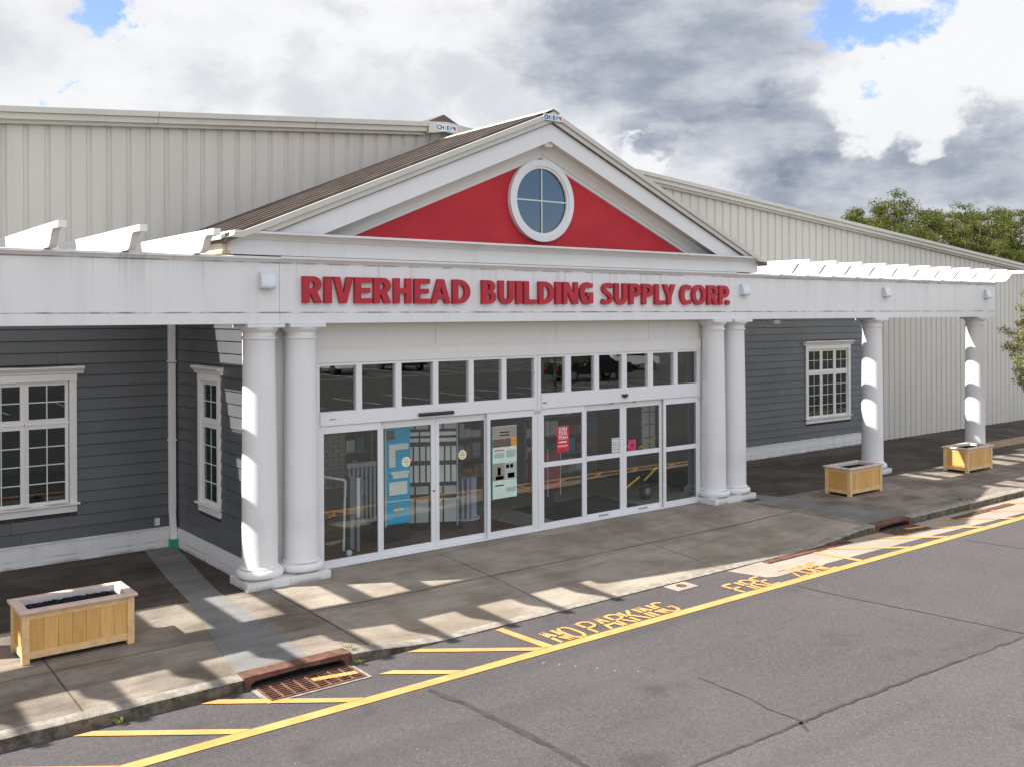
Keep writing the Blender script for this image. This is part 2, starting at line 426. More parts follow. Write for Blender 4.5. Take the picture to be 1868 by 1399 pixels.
# kerb
def kerb(x0, x1, n, name='kerb'):
    m = MB(); vs = []
    for i in range(n + 1):
        x = x0 + (x1 - x0) * i / n; zt = wz(x, -3.17) + .006; zt = max(zt, RZ + .012)
        j = (rnd.random() - .5) * .012; c = min(.02, (zt - RZ) * .3)
        for y, z in ((-3.15, RZ - .12), (-3.15, zt), (-3.165, zt + .003), (-3.31 + j, zt - .004), (-3.33 + j, zt - c), (-3.345 + j * .6, RZ - .12)): vs.append((x, y, z))
    n6 = 6
    m.add(vs, [(i * 6 + j, (i + 1) * 6 + j, (i + 1) * 6 + (j + 1) % 6, i * 6 + (j + 1) % 6) for i in range(n) for j in range(n6)] + [(0, 1, 2, 3, 4, 5), tuple(n * 6 + k for k in (5, 4, 3, 2, 1, 0))])
    return struct(m.build(name, 'curb', smooth=True))
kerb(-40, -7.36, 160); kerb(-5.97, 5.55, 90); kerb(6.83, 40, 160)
# older asphalt lane, seams, cracks
def flat(pts, z, name, mat, st=True):
    m = MB(); m.add([(x, y, z) for x, y in pts], [tuple(range(len(pts)))]); o = m.build(name, mat)
    return struct(o) if st else o
flat([(-70, -61.9), (74.9, -61.9), (74.9, -10.5), (9.5, -8.5), (1.4, -7.98), (-5, -7.78), (-70, -7.4)], RZ + .003, 'old_road_surface', 'asphalt_old')
m = MB()
def crack(pts, w, jit=.02):
    P = []
    for (x0, y0), (x1, y1) in zip(pts, pts[1:]):
        k = max(2, int(math.hypot(x1 - x0, y1 - y0) / .12))
        P += [(x0 + (x1 - x0) * i / k + rnd.uniform(-jit, jit), y0 + (y1 - y0) * i / k + rnd.uniform(-jit, jit)) for i in range(k)]
    P.append(pts[-1]); vs = []
    for i, p in enumerate(P):
        a, c = P[max(0, i - 1)], P[min(len(P) - 1, i + 1)]; d = Vector((c[0] - a[0], c[1] - a[1])).normalized(); ww = w * rnd.uniform(.55, 1.25) / 2
        vs += [(p[0] - d.y * ww, p[1] + d.x * ww, RZ + .006), (p[0] + d.y * ww, p[1] - d.x * ww, RZ + .006)]
    m.add(vs, [(2 * i, 2 * i + 1, 2 * i + 3, 2 * i + 2) for i in range(len(P) - 1)])
crack([(-5.67, -4.62), (-5.58, -5.23), (-5.55, -5.9), (-5.53, -6.58), (-5.54, -7.7)], .085, .006)
crack([(-2.98, -6.26), (-2.99, -6.99), (-3.07, -7.35), (-3.06, -7.8)], .028, .014)
crack([(-12, -7.62), (-4.75, -7.78), (-3.11, -7.80), (-1.72, -7.83), (-.03, -7.91), (1.47, -7.99), (9.5, -8.5)], .045, .016)
crack([(1.21, -4.62), (1.3, -5.61), (1.49, -6.72), (1.65, -7.95)], .03, .012)
crack([(6.3, -4.7), (6.45, -5.6), (6.7, -7.2)], .02, .012)
crack([(-3.1, -7.8), (-3.22, -7.98)], .05, .01)
struct(m.build('road_cracks', 'seal'))
m = MB()
for i, (x, y) in enumerate([(-4.12, -4.78), (-4.0, -4.95), (-3.88, -5.12), (-3.72, -5.33), (-3.6, -5.52), (-3.4, -5.72)]):
    a = .35 + .1 * i % .3; l = .07 - .006 * i
    m.add([(x, y, RZ + .004), (x + l * math.cos(a), y + l * math.sin(a), RZ + .004), (x + l * math.cos(a) - .008, y + l * math.sin(a) + .014, RZ + .004), (x - .008, y + .014, RZ + .004)], [(0, 1, 2, 3)])
struct(m.build('road_scuffs', 'chalk'))
flat([(1.9, -3.335), (1.05, -3.37), (1.24, -4.02), (1.4, -4.1), (5.8, -4.13), (9.6, -4.24), (14, -4.26), (40, -4.25), (40, -3.335)], RZ + .0045, 'concrete_apron', 'apron')
# yellow fire lane paint
m = MB(); YZ = RZ + .0075
def paintq(a, b_, w, z=YZ, sq=True):
    a = Vector(a); b_ = Vector(b_); d = (b_ - a).normalized(); nn = Vector((-d.y, d.x)) * w / 2
    m.add([(*(a + nn), z), (*(a - nn), z), (*(b_ - nn), z), (*(b_ + nn), z)], [(0, 1, 2, 3)])
for x in range(-40, 30, 2): m.add([(x, -4.37, YZ), (x + 2, -4.37, YZ), (x + 2, -4.53, YZ), (x, -4.53, YZ)], [(0, 3, 2, 1)])
struct(m.build('fire_lane_line', 'yellow'))
m = MB(); YZ2 = YZ + .003
def hatch(a, c, w=.165):
    m.add([(a[0] - w * .6, a[1], YZ2), (a[0] + w * .6, a[1], YZ2), (c[0] + w * .6, c[1], YZ2), (c[0] - w * .6, c[1], YZ2)], [(0, 1, 2, 3)])
for k in range(-5, 1): hatch((-5.12 + 1.33 * (k) , -3.40 if k != -1 else -3.84), (-3.80 + 1.33 * k, -4.38)) if k != -1 else hatch((-5.78, -3.84), (-5.10, -4.38))
m.add([(-3.81, -3.40, YZ2), (-3.69, -3.40, YZ2), (-3.60, -4.38, YZ2), (-3.74, -4.38, YZ2)], [(0, 1, 2, 3)])
m.add([(3.2, -3.52, YZ2), (3.32, -3.52, YZ2), (3.46, -4.38, YZ2), (3.32, -4.38, YZ2)], [(0, 1, 2, 3)])
for k in range(0, 9):
    x = 3.62 + 1.36 * k
    if k == 2: hatch((x + .58, -3.82), (x + 1.32, -4.38)); continue
    hatch((x, -3.45), (x + 1.32, -4.38))
struct(m.build('fire_lane_hatching', 'yellow'))
# stencil lettering, strokes with stencil gaps (unit box 0..1 x 0..1)
ST = {'N': [[(.06, 0), (.06, .47)], [(.06, .55), (.06, 1)], [(.14, 1), (.52, .5)], [(.55, .42), (.86, 0)], [(.94, 0), (.94, .45)], [(.94, .53), (.94, 1)]],
      'O': [[(.44, 1), (.2, .93), (.06, .75), (.06, .25), (.2, .07), (.44, 0)], [(.56, 0), (.8, .07), (.94, .25), (.94, .75), (.8, .93), (.56, 1)]],
      'P': [[(.06, 0), (.06, .46)], [(.06, .54), (.06, 1)], [(.16, 1), (.6, 1), (.92, .88), (.92, .62), (.6, .48), (.16, .48)]],
      'A': [[(.0, 0), (.2, .42)], [(.24, .5), (.47, 1)], [(.53, 1), (.76, .5)], [(.8, .42), (1, 0)], [(.3, .33), (.7, .33)]],
      'R': [[(.06, 0), (.06, .46)], [(.06, .54), (.06, 1)], [(.16, 1), (.6, 1), (.92, .88), (.92, .64), (.6, .52), (.16, .52)], [(.5, .42), (.94, 0)]],
      'K': [[(.06, 0), (.06, .46)], [(.06, .54), (.06, 1)], [(.9, 1), (.2, .52)], [(.42, .55), (.95, 0)]],
      'I': [[(.5, 0), (.5, .46)], [(.5, .54), (.5, 1)]],
      'G': [[(.9, .88), (.7, 1), (.3, 1), (.06, .78), (.06, .54)], [(.06, .45), (.06, .22), (.3, 0), (.7, 0), (.94, .18), (.94, .44), (.6, .44)]],
      'F': [[(.06, 0), (.06, .46)], [(.06, .54), (.06, 1)], [(.16, 1), (.94, 1)], [(.16, .52), (.8, .52)]],
      'E': [[(.06, 0), (.06, .46)], [(.06, .54), (.06, 1)], [(.16, 1), (.94, 1)], [(.16, .52), (.8, .52)], [(.16, 0), (.94, 0)]],
      'Z': [[(.06, 1), (.94, 1), (.5, .54)], [(.46, .46), (.06, 0), (.94, 0)]], 'L': []}
def stencil(word, x0, pitch, wch, y0, h, name):
    global m
    m = MB(); sw = .058; cx = x0
    for ch in word:
        wd = wch * (.3 if ch == 'I' else 1); xo = cx; cx += wd + pitch - wch
        for pl in ST.get(ch, []):
            pts = [Vector((xo + p[0] * wd, y0 + p[1] * h)) for p in pl]
            vs = []
            for k, p in enumerate(pts):
                a, c = pts[max(0, k - 1)], pts[min(len(pts) - 1, k + 1)]; d = (c - a).normalized(); nn = Vector((-d.y, d.x)) * sw / 2
                vs += [(*(p + nn), YZ2), (*(p - nn), YZ2)]
            m.add(vs, [(2 * k, 2 * k + 1, 2 * k + 3, 2 * k + 2) for k in range(len(pts) - 1)])
    struct(m.build(name, 'yellow'))
stencil('NO', -3.44, .262, .222, -4.35, .46, 'fire_lane_lettering')
stencil('PARKING', -2.80, .268, .228, -4.35, .46, 'fire_lane_lettering')
stencil('FIRE', .26, .278, .235, -4.36, .45, 'fire_lane_lettering')
stencil('ZONE', 1.68, .268, .228, -4.36, .45, 'fire_lane_lettering')

# ------------------------------------------------------------------ storm inlets, drains, lid
def inlet(x0, x1, label, zt):
    cx = (x0 + x1) / 2
    t = thing('storm_inlet', label, 'storm drain', (cx, -3.4, RZ))
    h = MB(); n = 12
    # hood: a kerb-high lintel with an arched mouth
    L0, L1 = x0 + .08, x1 - .08
    pts = [(x0, RZ - .05), (x0, zt), (x1, zt), (x1, RZ - .05), (L1, RZ - .05), (L1, RZ + .05)]
    pts += [(L1 - .05, RZ + .085), (cx, RZ + .105), (L0 + .05, RZ + .085), (L0, RZ + .05), (L0, RZ - .05)]
    h.prism(pts, 'y', -3.34, -3.12)
    h.build('hood', 'rust', t, bevel=.008)
    v = MB().box(L0 + .005, L1 - .005, -3.16, -3.13, RZ - .3, RZ + .11); v.box(x0 + .1, x1 - .1, -3.85, -3.13, RZ - .34, RZ - .30); v.build('pit', 'black', t)
    g = MB(); gx0, gx1, gy0, gy1, z0, z1 = x0 + .12, x1 - .05, -3.82, -3.36, RZ + .002, RZ + .022
    g.box(gx0, gx1, gy0, gy0 + .03, z0, z1); g.box(gx0, gx1, gy1 - .03, gy1, z0, z1)
    nb = 8
    for i in range(nb + 1):
        x = gx0 + (gx1 - gx0 - .024) * i / nb; g.box(x, x + .024, gy0 + .03, gy1 - .03, z0, z1)
    k = 40
    for j in range(1, 7):
        y = gy0 + .03 + (gy1 - gy0 - .06) * j / 7; g.box(gx0 + .024, gx1 - .024, y - .009, y + .009, z0 + .001, z1 - .002)
    g.build('grate', 'rust', t, bevel=.003)
    p = MB().box(gx0 + .01, gx1 - .01, gy0 + .01, gy1 - .01, RZ + .0165 - .015, RZ + .0185 - .015); p.build('pit_opening', 'black', t)
    f = MB(); f.box(gx0 - .06, gx0 - .002, gy0 - .04, gy1, RZ, RZ + .01); f.box(gx1 + .002, gx1 + .05, gy0 - .04, gy1, RZ, RZ + .01); f.box(gx0 - .002, gx1 + .002, gy0 - .04, gy0 - .002, RZ, RZ + .01); f.build('frame', 'curb', t)
    q = MB()
    for j in range(9):
        a = .52 + .05 * j
        xx = gx0 + (gx1 - gx0) * a; q.box(xx, xx + .056, -3.60 - .012 * j, -3.50 - .012 * j, z1 + .0005, z1 + .0025)
    q.build('paint_mark', 'yellow', t)
    return t
inlet(-7.35, -5.98, 'rusty cast iron kerb inlet with grate, sunlit at its left, near the long planter', -.012)
inlet(5.56, 6.82, 'dark rusty kerb inlet with grate in the shade, before the right pavement strip', -.02)
def trench(x0, x1, y, label):
    t = thing('trench_drain', label, 'drain', ((x0 + x1) / 2, y, RZ)); z0 = RZ + .009
    MB().box(x0, x1, y - .065, y + .065, z0, z0 + .003).build('channel', 'black', t)
    g = MB(); g.box(x0, x1, y - .075, y - .06, z0 + .001, z0 + .012); g.box(x0, x1, y + .06, y + .075, z0 + .001, z0 + .012)
    k = int((x1 - x0) / .05)
    for i in range(k + 1):
        x = x0 + (x1 - x0 - .02) * i / k; g.box(x, x + .024, y - .06, y + .06, z0 + .001, z0 + .011)
    g.build('grate', 'rust', t)
trench(1.98, 4.47, -3.44, 'long rusty trench drain grate along the flush kerb before the entrance')
trench(7.94, 10.5, -3.62, 'rusty trench drain grate below the kerb, beyond the dark inlet')
t = thing('valve_cover', 'small square concrete collar with round lid beside the no parking lettering', 'utility cover', (-.23, -3.51, RZ))
MB().box(-.46, 0, -3.68, -3.36, RZ, RZ + .012).build('collar', 'apron', t, bevel=.004)
MB().lathe([(0.001, 0), (.085, 0), (.085, .004), (.001, .004)], (-.22, -3.51, RZ + .0125), 20).build('lid', 'rust', t)
# weeds at the inlet and kerb
for (x, y, lb, s_) in ((-5.94, -3.2, 'small green weed at the right end of the sunlit rusty inlet', .09), (-5.93, -3.41, 'small weed at the foot of the kerb beside the sunlit grate', .08), (-8.75, -3.40, 'tiny weed against the kerb foot left of the sunlit inlet', .05), (9.3, -3.05, 'small green weed in the kerb joint below the far planter', .09)):
    w = MB(); z = (wz(x, y) if y > -3.3 else RZ) + .004
    for k in range(34):
        a = rnd.uniform(0, 6.28); r = rnd.uniform(.1, 1) * s_; c = (x + r * .9 * math.cos(a), y + r * .5 * math.sin(a), z + rnd.uniform(.005, .05)); l = .025
        w.add([(c[0], c[1], c[2]), (c[0] + l * math.cos(a + .5), c[1] + l * math.sin(a + .5), c[2] + .012), (c[0] + l * math.cos(a - .5), c[1] + l * math.sin(a - .5), c[2] + .02)], [(0, 1, 2)])
    tag(w.build('weed', 'weed', loc=(x, y, z)), lb, 'weed')

# ------------------------------------------------------------------ ribbed metal building
def rk(x, z0=8.26): return z0 - .0858 * abs(x)
mb_ = thing('metal_building', 'large beige ribbed metal warehouse with low gable behind the white entrance', 'building', (0, 3.6, 0))
def ribbed(xa, xb, zbot):
    m = MB(); xs = []; k = math.floor((xa + 8.54) / .33)
    x = xa; pts = [(xa, 0)]
    while True:
        gx = -8.54 + .33 * k; k += 1
        for xx, d in ((gx - .05, 0), (gx - .028, 1), (gx + .028, 1), (gx + .05, 0)):
            if xa < xx < xb: pts.append((xx, d))
        if gx > xb: break
    pts.append((xb, 0)); vs = []
    if xa < 0 < xb: pts = sorted(pts + [(0.001, 0)])
    for xx, d in pts: vs += [(xx, 3.60 + .03 * d, zbot), (xx, 3.60 + .03 * d, rk(xx, 8.13))]
    m.add(vs, [(2 * i, 2 * i + 2, 2 * i + 3, 2 * i + 1) for i in range(len(pts) - 1)])
    return m
w = ribbed(-40, 16.1, 4.9); w2 = ribbed(16.1, 40, 0); w.add(w2.v, w2.f)
w.add([(16.1, 3.6, 0), (16.1, 3.68, 0), (16.1, 3.68, 5), (16.1, 3.6, 5)], [(0, 1, 2, 3)])
w.box(-40, -39.9, 3.7, 60, 0, 4.7); w.box(39.9, 40, 3.7, 60, 0, 4.7)
w.build('wall', 'metalwall', mb_)
for sgn in (-1, 1):
    r = MB(); r.prism([(0, 8.2), (sgn * 40.4, 8.2 - .0858 * 40.4), (sgn * 40.4, 8.1 - .0858 * 40.4), (0, 8.1)], 'y', 3.46, 60); r.build('roof', 'roof', mb_)
    tr = MB(); k = 0
    while k * 3.05 < 40:
        a, c = k * 3.05 + (.46 if k == 0 else .004), min((k + 1) * 3.05 - .004, 40.4); a, c = sgn * a, sgn * c
        tr.prism([(a, rk(a)), (c, rk(c)), (c, rk(c, 8.165)), (a, rk(a, 8.165))], 'y', 3.37, 3.46)
        tr.prism([(a, rk(a, 8.162)), (c, rk(c, 8.162)), (c, rk(c, 8.06)), (a, rk(a, 8.06))], 'y', 3.42, 3.50)
        tr.prism([(a, rk(a, 8.06)), (c, rk(c, 8.06)), (c, rk(c, 8.0)), (a, rk(a, 8.0))], 'y', 3.50, 3.56)
        k += 1
    tr.build('rake_trim', 'trimbeige', mb_)
pk = MB(); pk.prism([(-.455, rk(.455)), (0, 8.262), (.455, rk(.455)), (.455, rk(.455, 8.02)), (0, 8.06), (-.455, rk(.455, 8.02))], 'y', 3.355, 3.46); pk.build('peak_plate', 'trimbeige', mb_)
def plate(root, cx, y, zc, w_, h_, fs):
    p = MB().box(cx - w_ / 2, cx + w_ / 2, y - .008, y, zc - h_ / 2, zc + h_ / 2).build('maker_plate', 'paperwhite', root, bevel=.003)
    T = lambda u, v, w__: (cx - .045 * w_ / .34 + u, y - .012 - w__, zc - fs * .34 + v)
    for ch, dx, mt in (('CH', -.32, 'logoblue'), ('I', -.08, 'logogold'), ('E', .04, 'logoblue'), ('F', .2, 'logocyan')):
        text_mb(ch, fs, (lambda d: lambda u, v, q: (cx + d * w_ + u, y - .011 - q, zc - fs * .34 + v))(dx), .003, .004).build('lettering', mt, p)
    MB().prism([(cx + .27 * w_, zc + fs * .3), (cx + .42 * w_, zc + fs * .3), (cx + .42 * w_, zc - fs * .36), (cx + .33 * w_, zc - fs * .1)], 'y', y - .013, y - .009).build('flag_mark', 'logored', p)
plate(mb_, 0.0, 3.353, 8.13, .52, .15, .13)
vt = MB(); vt.prism([(-.46, 8.225), (0, 8.44), (.46, 8.225)], 'y', 3.465, 58); vt.build('ridge_vent', 'roof', mb_)

# ------------------------------------------------------------------ lap siding walls with windows
def lap(mb, u0, u1, z0, z1, holes, h=.197):
    z = z0
    while z < z1 - .01:
        zt = min(z + h, z1); segs = [(u0, u1)]
        for (a, c, p, q) in holes:
            if p < zt - .02 and q > z + .02:
                ns = []
                for s0, s1 in segs:
                    if c <= s0 or a >= s1: ns.append((s0, s1)); continue
                    if a > s0: ns.append((s0, a))
                    if c < s1: ns.append((c, s1))
                segs = ns
        cut = []
        for s0, s1 in segs:
            a = s0 + rnd.uniform(.8, 3.6)
            while a < s1 - .4: cut.append((s0, a - .002)); s0 = a + .002; a += 3.66
            cut.append((s0, s1))
        for s0, s1 in cut:
            # board: u along wall, d outward
            zb = z + .011  # gap under each board, dark backing in it paints the lap shadow line
            vs = [(s0, 0, zb), (s1, 0, zb), (s1, .026, zb), (s0, .026, zb), (s0, 0, zt), (s1, 0, zt), (s1, .007, zt), (s0, .007, zt)]
            mb.add(vs, [(0, 1, 2, 3), (4, 7, 6, 5), (3, 2, 6, 7), (0, 4, 5, 1), (0, 3, 7, 4), (1, 5, 6, 2)])
        z = zt
def window(root, T, u0, u1, n):
    """cased window with n lights wide; u along the wall, d outward, z up"""
    B = lambda: (lambda q: (setattr(q, 'T', T), q)[1])(MB())
    c = B(); jw = .115; zb, zt = .93, 3.04
    c.box(u0, u0 + jw, .0, .05, zb, zt); c.box(u1 - jw, u1, .0, .05, zb, zt)
    c.box(u0 - .005, u1 + .005, .0, .053, 3.04, 3.16)
    cw = (u1 - u0 - 2 * jw) / n
    for i in range(1, n):
        x = u0 + jw + cw * i; c.box(x - .012, x + .012, -.02, .02, zb, zt)
    c.box(u0 + jw, u1 - jw, -.02, .02, 2.325, 2.36)
    win = c.build('window', 'casing', root, bevel=.004)
    k = B()
    k.prism([(.0, 3.16), (.06, 3.16), (.075, 3.185), (.075, 3.2), (.10, 3.22), (.125, 3.25), (.135, 3.26), (.135, 3.285), (0, 3.29)], 'x', u0 - .11, u1 + .11)
    k.build('crown', 'casing', win)
    s = B(); s.box(u0 - .04, u1 + .04, 0, .10, .955, .985); s.box(u0, u1, 0, .045, .83, .955); s.build('sill', 'casing', win, bevel=.004)
    fr = B(); g = B(); panes = []
    for i in range(n):
        a, e = u0 + jw + cw * i + .012, u0 + jw + cw * (i + 1) - .012
        for (p, q, rows) in ((.985, 2.325, 4), (2.36, 3.04, 2)):
            f = .052
            fr.box(a, a + f, -.035, .012, p, q); fr.box(e - f, e, -.035, .012, p, q); fr.box(a + f, e - f, -.035, .012, p, p + f + .01); fr.box(a + f, e - f, -.035, .012, q - f - .01, q)
            x0, x1, y0, y1 = a + f, e - f, p + f + .01, q - f - .01
            panes.append((x0, x1, y0, y1))
            xm = (x0 + x1) / 2; g.box(xm - .009, xm + .009, -.006, .0, y0, y1)
            for r_ in range(1, rows):
                zz = y0 + (y1 - y0) * r_ / rows; g.box(x0, x1, -.0055, -.0005, zz - .009, zz + .009)
    fr.build('sash', 'casing', win); g.build('grille', 'muntin', win)
    for (x0, x1, y0, y1) in panes:
        q = B(); q.box(x0, x1, -.012, -.006, y0, y1); q.build('pane', 'winglass', win)
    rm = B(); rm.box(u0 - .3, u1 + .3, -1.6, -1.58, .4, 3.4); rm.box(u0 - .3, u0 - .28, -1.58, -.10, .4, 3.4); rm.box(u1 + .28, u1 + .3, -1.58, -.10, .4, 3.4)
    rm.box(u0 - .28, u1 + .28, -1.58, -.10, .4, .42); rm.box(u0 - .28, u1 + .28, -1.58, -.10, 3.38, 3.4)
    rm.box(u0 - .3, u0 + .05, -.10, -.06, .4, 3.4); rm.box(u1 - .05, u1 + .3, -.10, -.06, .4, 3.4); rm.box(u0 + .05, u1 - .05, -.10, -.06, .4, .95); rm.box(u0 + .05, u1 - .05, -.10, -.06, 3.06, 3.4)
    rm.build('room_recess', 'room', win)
    return win
YW = 3.60
Tf = lambda u, d, z: (u, YW - d, z)
def siding_wall(u0, u1, wu, label):
    t = thing('siding_wall', label, 'wall', ((u0 + u1) / 2, YW, 0))
    m = MB(); m.T = Tf; hole = (wu[0], wu[1], .93, 3.16)
    lap(m, u0, u1, .36, 5.02, [hole]); m.build('lap_boards', 'siding', t)
    s = MB(); s.T = Tf; s.box(u0, u1, -.02, .045, -.04, .345); s.prism([(0, .345), (.06, .345), (.06, .355), (.02, .372), (0, .372)], 'x', u0, u1); s.build('water_table', 'watertable', t)
    bk = MB(); a, e = wu
    for bx in ((u0, a, 0, 5.02), (e, u1, 0, 5.02), (a, e, 0, .93), (a, e, 3.16, 5.02)): bk.box(bx[0], bx[1], YW + .002, YW + .05, bx[2], bx[3])
    bk.build('backing', 'joint', t)  # dark colour seen through the board gaps stands for lap shadow
    window(t, Tf, wu[0], wu[1], 3)
    return t
left_wall = siding_wall(-40, -5.79, (-9.75, -7.45), 'dark grey lap siding wall with white window left of the entrance')
right_wall = siding_wall(5.79, 16.1, (13.0, 15.3), 'dark grey lap siding wall with white window right of the entrance')
eb = MB().box(16.1, 16.16, YW - .03, YW + .05, 0, 5.02); eb.build('corner_board', 'siding', right_wall)

# ------------------------------------------------------------------ entrance building
en = thing('entrance_building', 'white store entrance with red gabled pediment, round window and paired columns', 'building', (0, .5, 0))
# return walls
for sgn in (-1, 1):
    XW = 5.75 * sgn
    Tr = (lambda sg, xw: lambda u, d, z: (xw + sg * d, u, z))(sgn, XW)
    m = MB(); m.T = Tr; hl = [(1.42, 2.40, .93, 3.16)] if sgn < 0 else []
    lap(m, .52, YW, .36, 4.0, hl); m.build('return_siding', 'siding', en)
    s = MB(); s.T = Tr; s.box(.5, YW - .05, -.02, .045, -.04, .345); s.prism([(0, .345), (.06, .345), (.06, .355), (.02, .372), (0, .372)], 'y', .5, YW - .05) if False else None; s.build('water_table', 'watertable', en)
    bk = MB()
    for a, e, p, q in ([(.5, 1.42, 0, 4.), (2.40, YW, 0, 4.), (1.42, 2.40, 0, .93), (1.42, 2.40, 3.16, 4.)] if sgn < 0 else [(.5, YW, 0, 4.)]): bk.box(XW - sgn * .05, XW - sgn * .002, a, e, p, q)
    bk.build('return_backing', 'joint', en)  # same dark sheet, painted lap shadow on the return walls
    if sgn < 0: window(en, Tr, 1.42, 2.40, 1)
    p = MB(); a, e = sorted((XW + sgn * .03, sgn * 4.705)); p.box(a, e, .42, .5, 0, 4.0); p.build('pilaster', 'white', en)
# beam over the entrance, frieze and soffit
HX = 5.383
f = MB(); f.box(-HX + .002, HX - .002, 0, .51, 4.165, 4.95); f.box(-HX + .002, HX - .002, -.016, .51, 4.0, 4.162)
f.build('fascia', 'beamwhite', en, bevel=.003)
for x in (-3.9, -1.0, 2.6): MB().box(x, x + .004, -.0012, 0, 4.17, 4.94).build('fascia_seam', 'trimbeige', en)
cr = MB(); cr.prism([(.5, 4.945), (-.01, 4.945), (-.025, 4.965), (-.06, 4.985), (-.075, 5.0), (-.075, 5.03), (-.03, 5.035), (.5, 5.04)], 'x', -HX + .002, HX - .002); cr.build('architrave_moulding', 'cornice', en)
co = MB(); co.prism([(3.4, 5.043), (-.03, 5.043), (-.03, 5.06), (-.02, 5.066), (-.02, 5.27), (-.05, 5.275), (-.06, 5.295), (-.10, 5.315), (-.135, 5.335), (-.18, 5.345), (-.19, 5.36), (-.19, 5.39), (3.4, 5.395)], 'x', -6.17, 6.17)
co.build('cornice', 'cornice', en)
fl = MB(); fl.prism([(-.185, 5.392), (.3, 5.408), (.3, 5.402), (-.185, 5.388)], 'x', -6.16, 6.16); fl.build('lead_flashing', 'darkflash', en)
MB().box(-6.30, -6.175, -.02, 3.4, 5.045, 5.075).build('raw_wood_shelf', 'tan', en); MB().box(6.175, 6.30, .3, 3.4, 5.045, 5.075).build('raw_wood_shelf', 'tan', en)
ew = MB(); ew.box(-6.24, -6.175, .12, 3.4, 5.09, 5.20); ew.box(-6.27, -6.175, .16, 3.4, 5.20, 5.30); ew.build('eave_moulding', 'white', en)
MB().box(6.175, 6.24, .12, 3.4, 5.09, 5.28).build('eave_moulding', 'white', en)
fz = MB(); fz.box(-4.72, 4.72, .42, .52, 3.59, 4.0); fz.box(-4.72, 4.72, .385, .52, 3.345, 3.56); fz.box(-4.72, 4.72, .40, .52, 3.56, 3.59)
fz.build('frieze_panel', 'soffit', en, bevel=.003)
for x in (-2.25, .55, 3.1): MB().box(x, x + .004, .4188, .42, 3.6, 4.0).build('frieze_seam', 'pbrown', en)
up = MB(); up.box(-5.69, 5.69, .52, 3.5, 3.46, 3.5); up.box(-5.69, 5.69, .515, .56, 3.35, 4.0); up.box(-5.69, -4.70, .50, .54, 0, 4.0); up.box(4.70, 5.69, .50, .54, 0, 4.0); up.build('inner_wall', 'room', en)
# pediment
S = .4166
def sloped(mb, za, zb, y0, y1, clip=None, hx=6.28):
    for sg in (-1, 1):
        if clip is None: poly = [(0, za), (sg * hx, za - S * hx), (sg * hx, zb - S * hx), (0, zb)]
        else:
            xa = min(hx, (za - clip) / S); xb = min(hx, (zb - clip) / S)
            poly = [(0, za), (sg * xa, za - S * xa), (sg * xb, zb - S * xb), (0, zb)]
            if xa >= hx: poly = [(0, za), (sg * hx, za - S * hx), (sg * hx, max(clip, zb - S * hx)), (sg * xb, zb - S * xb), (0, zb)]
        mb.prism(poly, 'y', y0, y1)
pw = MB(); pw.prism([(-5.2, 5.40), (5.2, 5.40), (0, 7.4)], 'y', .22, .32); pw.build('pediment_wall', 'redwall', en)
bd = MB(); sloped(bd, 7.69, 7.35, -.10, -.05, 5.40); bd.build('rake_board', 'white', en)
sf = MB(); sloped(sf, 7.40, 7.36, -.05, .32, 5.41); sf.build('rake_soffit', 'soffit', en)
def sloped_profile(mb, prof, hx=6.1):
    """profile of (y, z at the apex) run down both slopes"""
    n = len(prof)
    for sg in (-1, 1):
        mb.add([(0, y, z) for y, z in prof] + [(sg * hx, y, z - S * hx) for y, z in prof], [(i, (i + 1) % n, n + (i + 1) % n, n + i) for i in range(n)] + [tuple(range(n)), tuple(range(2 * n - 1, n - 1, -1))])
mo = MB(); sloped_profile(mo, [(.22, 7.36), (.085, 7.36), (.09, 7.315), (.115, 7.285), (.150, 7.225), (.170, 7.175), (.170, 7.155), (.188, 7.15), (.192, 7.085), (.22, 7.075)])
mo.build('rake_moulding', 'soffit', en, smooth=True)
kb = MB(); kb.prism([(-.10, 7.33), (0, 7.365), (.10, 7.33), (.10, 7.26), (-.10, 7.26)], 'y', -.045, .10); kb.build('apex_block', 'casing', en)
rt = MB(); sloped(rt, 7.895, 7.80, -.20, -.12, 5.28); sloped(rt, 7.797, 7.705, -.165, -.09, 5.40); rt.build('rake_trim', 'trimbeige', en)
ol = MB(); sloped(ol, 7.704, 7.69, -.14, .1, 5.42); ol.build('trim_shade_strip', 'pbrown', en)  # brown strip paints the shade on the underside of the rake trim
rf = MB(); sloped(rf, 7.885, 7.82, -.19, 3.58, None, 6.30)
for k in range(8):
    y = .02 + .45 * k
    for sg in (-1, 1): rf.prism([(0, 7.94), (sg * 6.31, 7.94 - S * 6.31), (sg * 6.31, 7.88 - S * 6.31), (0, 7.88)], 'y', y, y + .09)
rf.build('roof', 'roof', en)
rc = MB(); rc.prism([(-.16, 7.885), (0, 7.952), (.16, 7.885), (.16, 7.87), (0, 7.935), (-.16, 7.87)], 'y', -.19, 3.5); rc.build('ridge_cap', 'trimbeige', en)
for k in (-1, 1): MB().prism([(k * 6.36, 5.245), (k * 6.30, 5.28), (k * 6.30, 5.32), (k * 6.36, 5.30)], 'y', -.15, 3.4).build('eave_trim', 'trimbeige', en)
plate(en, -.03, -.203, 7.77, .46, .115, .10)
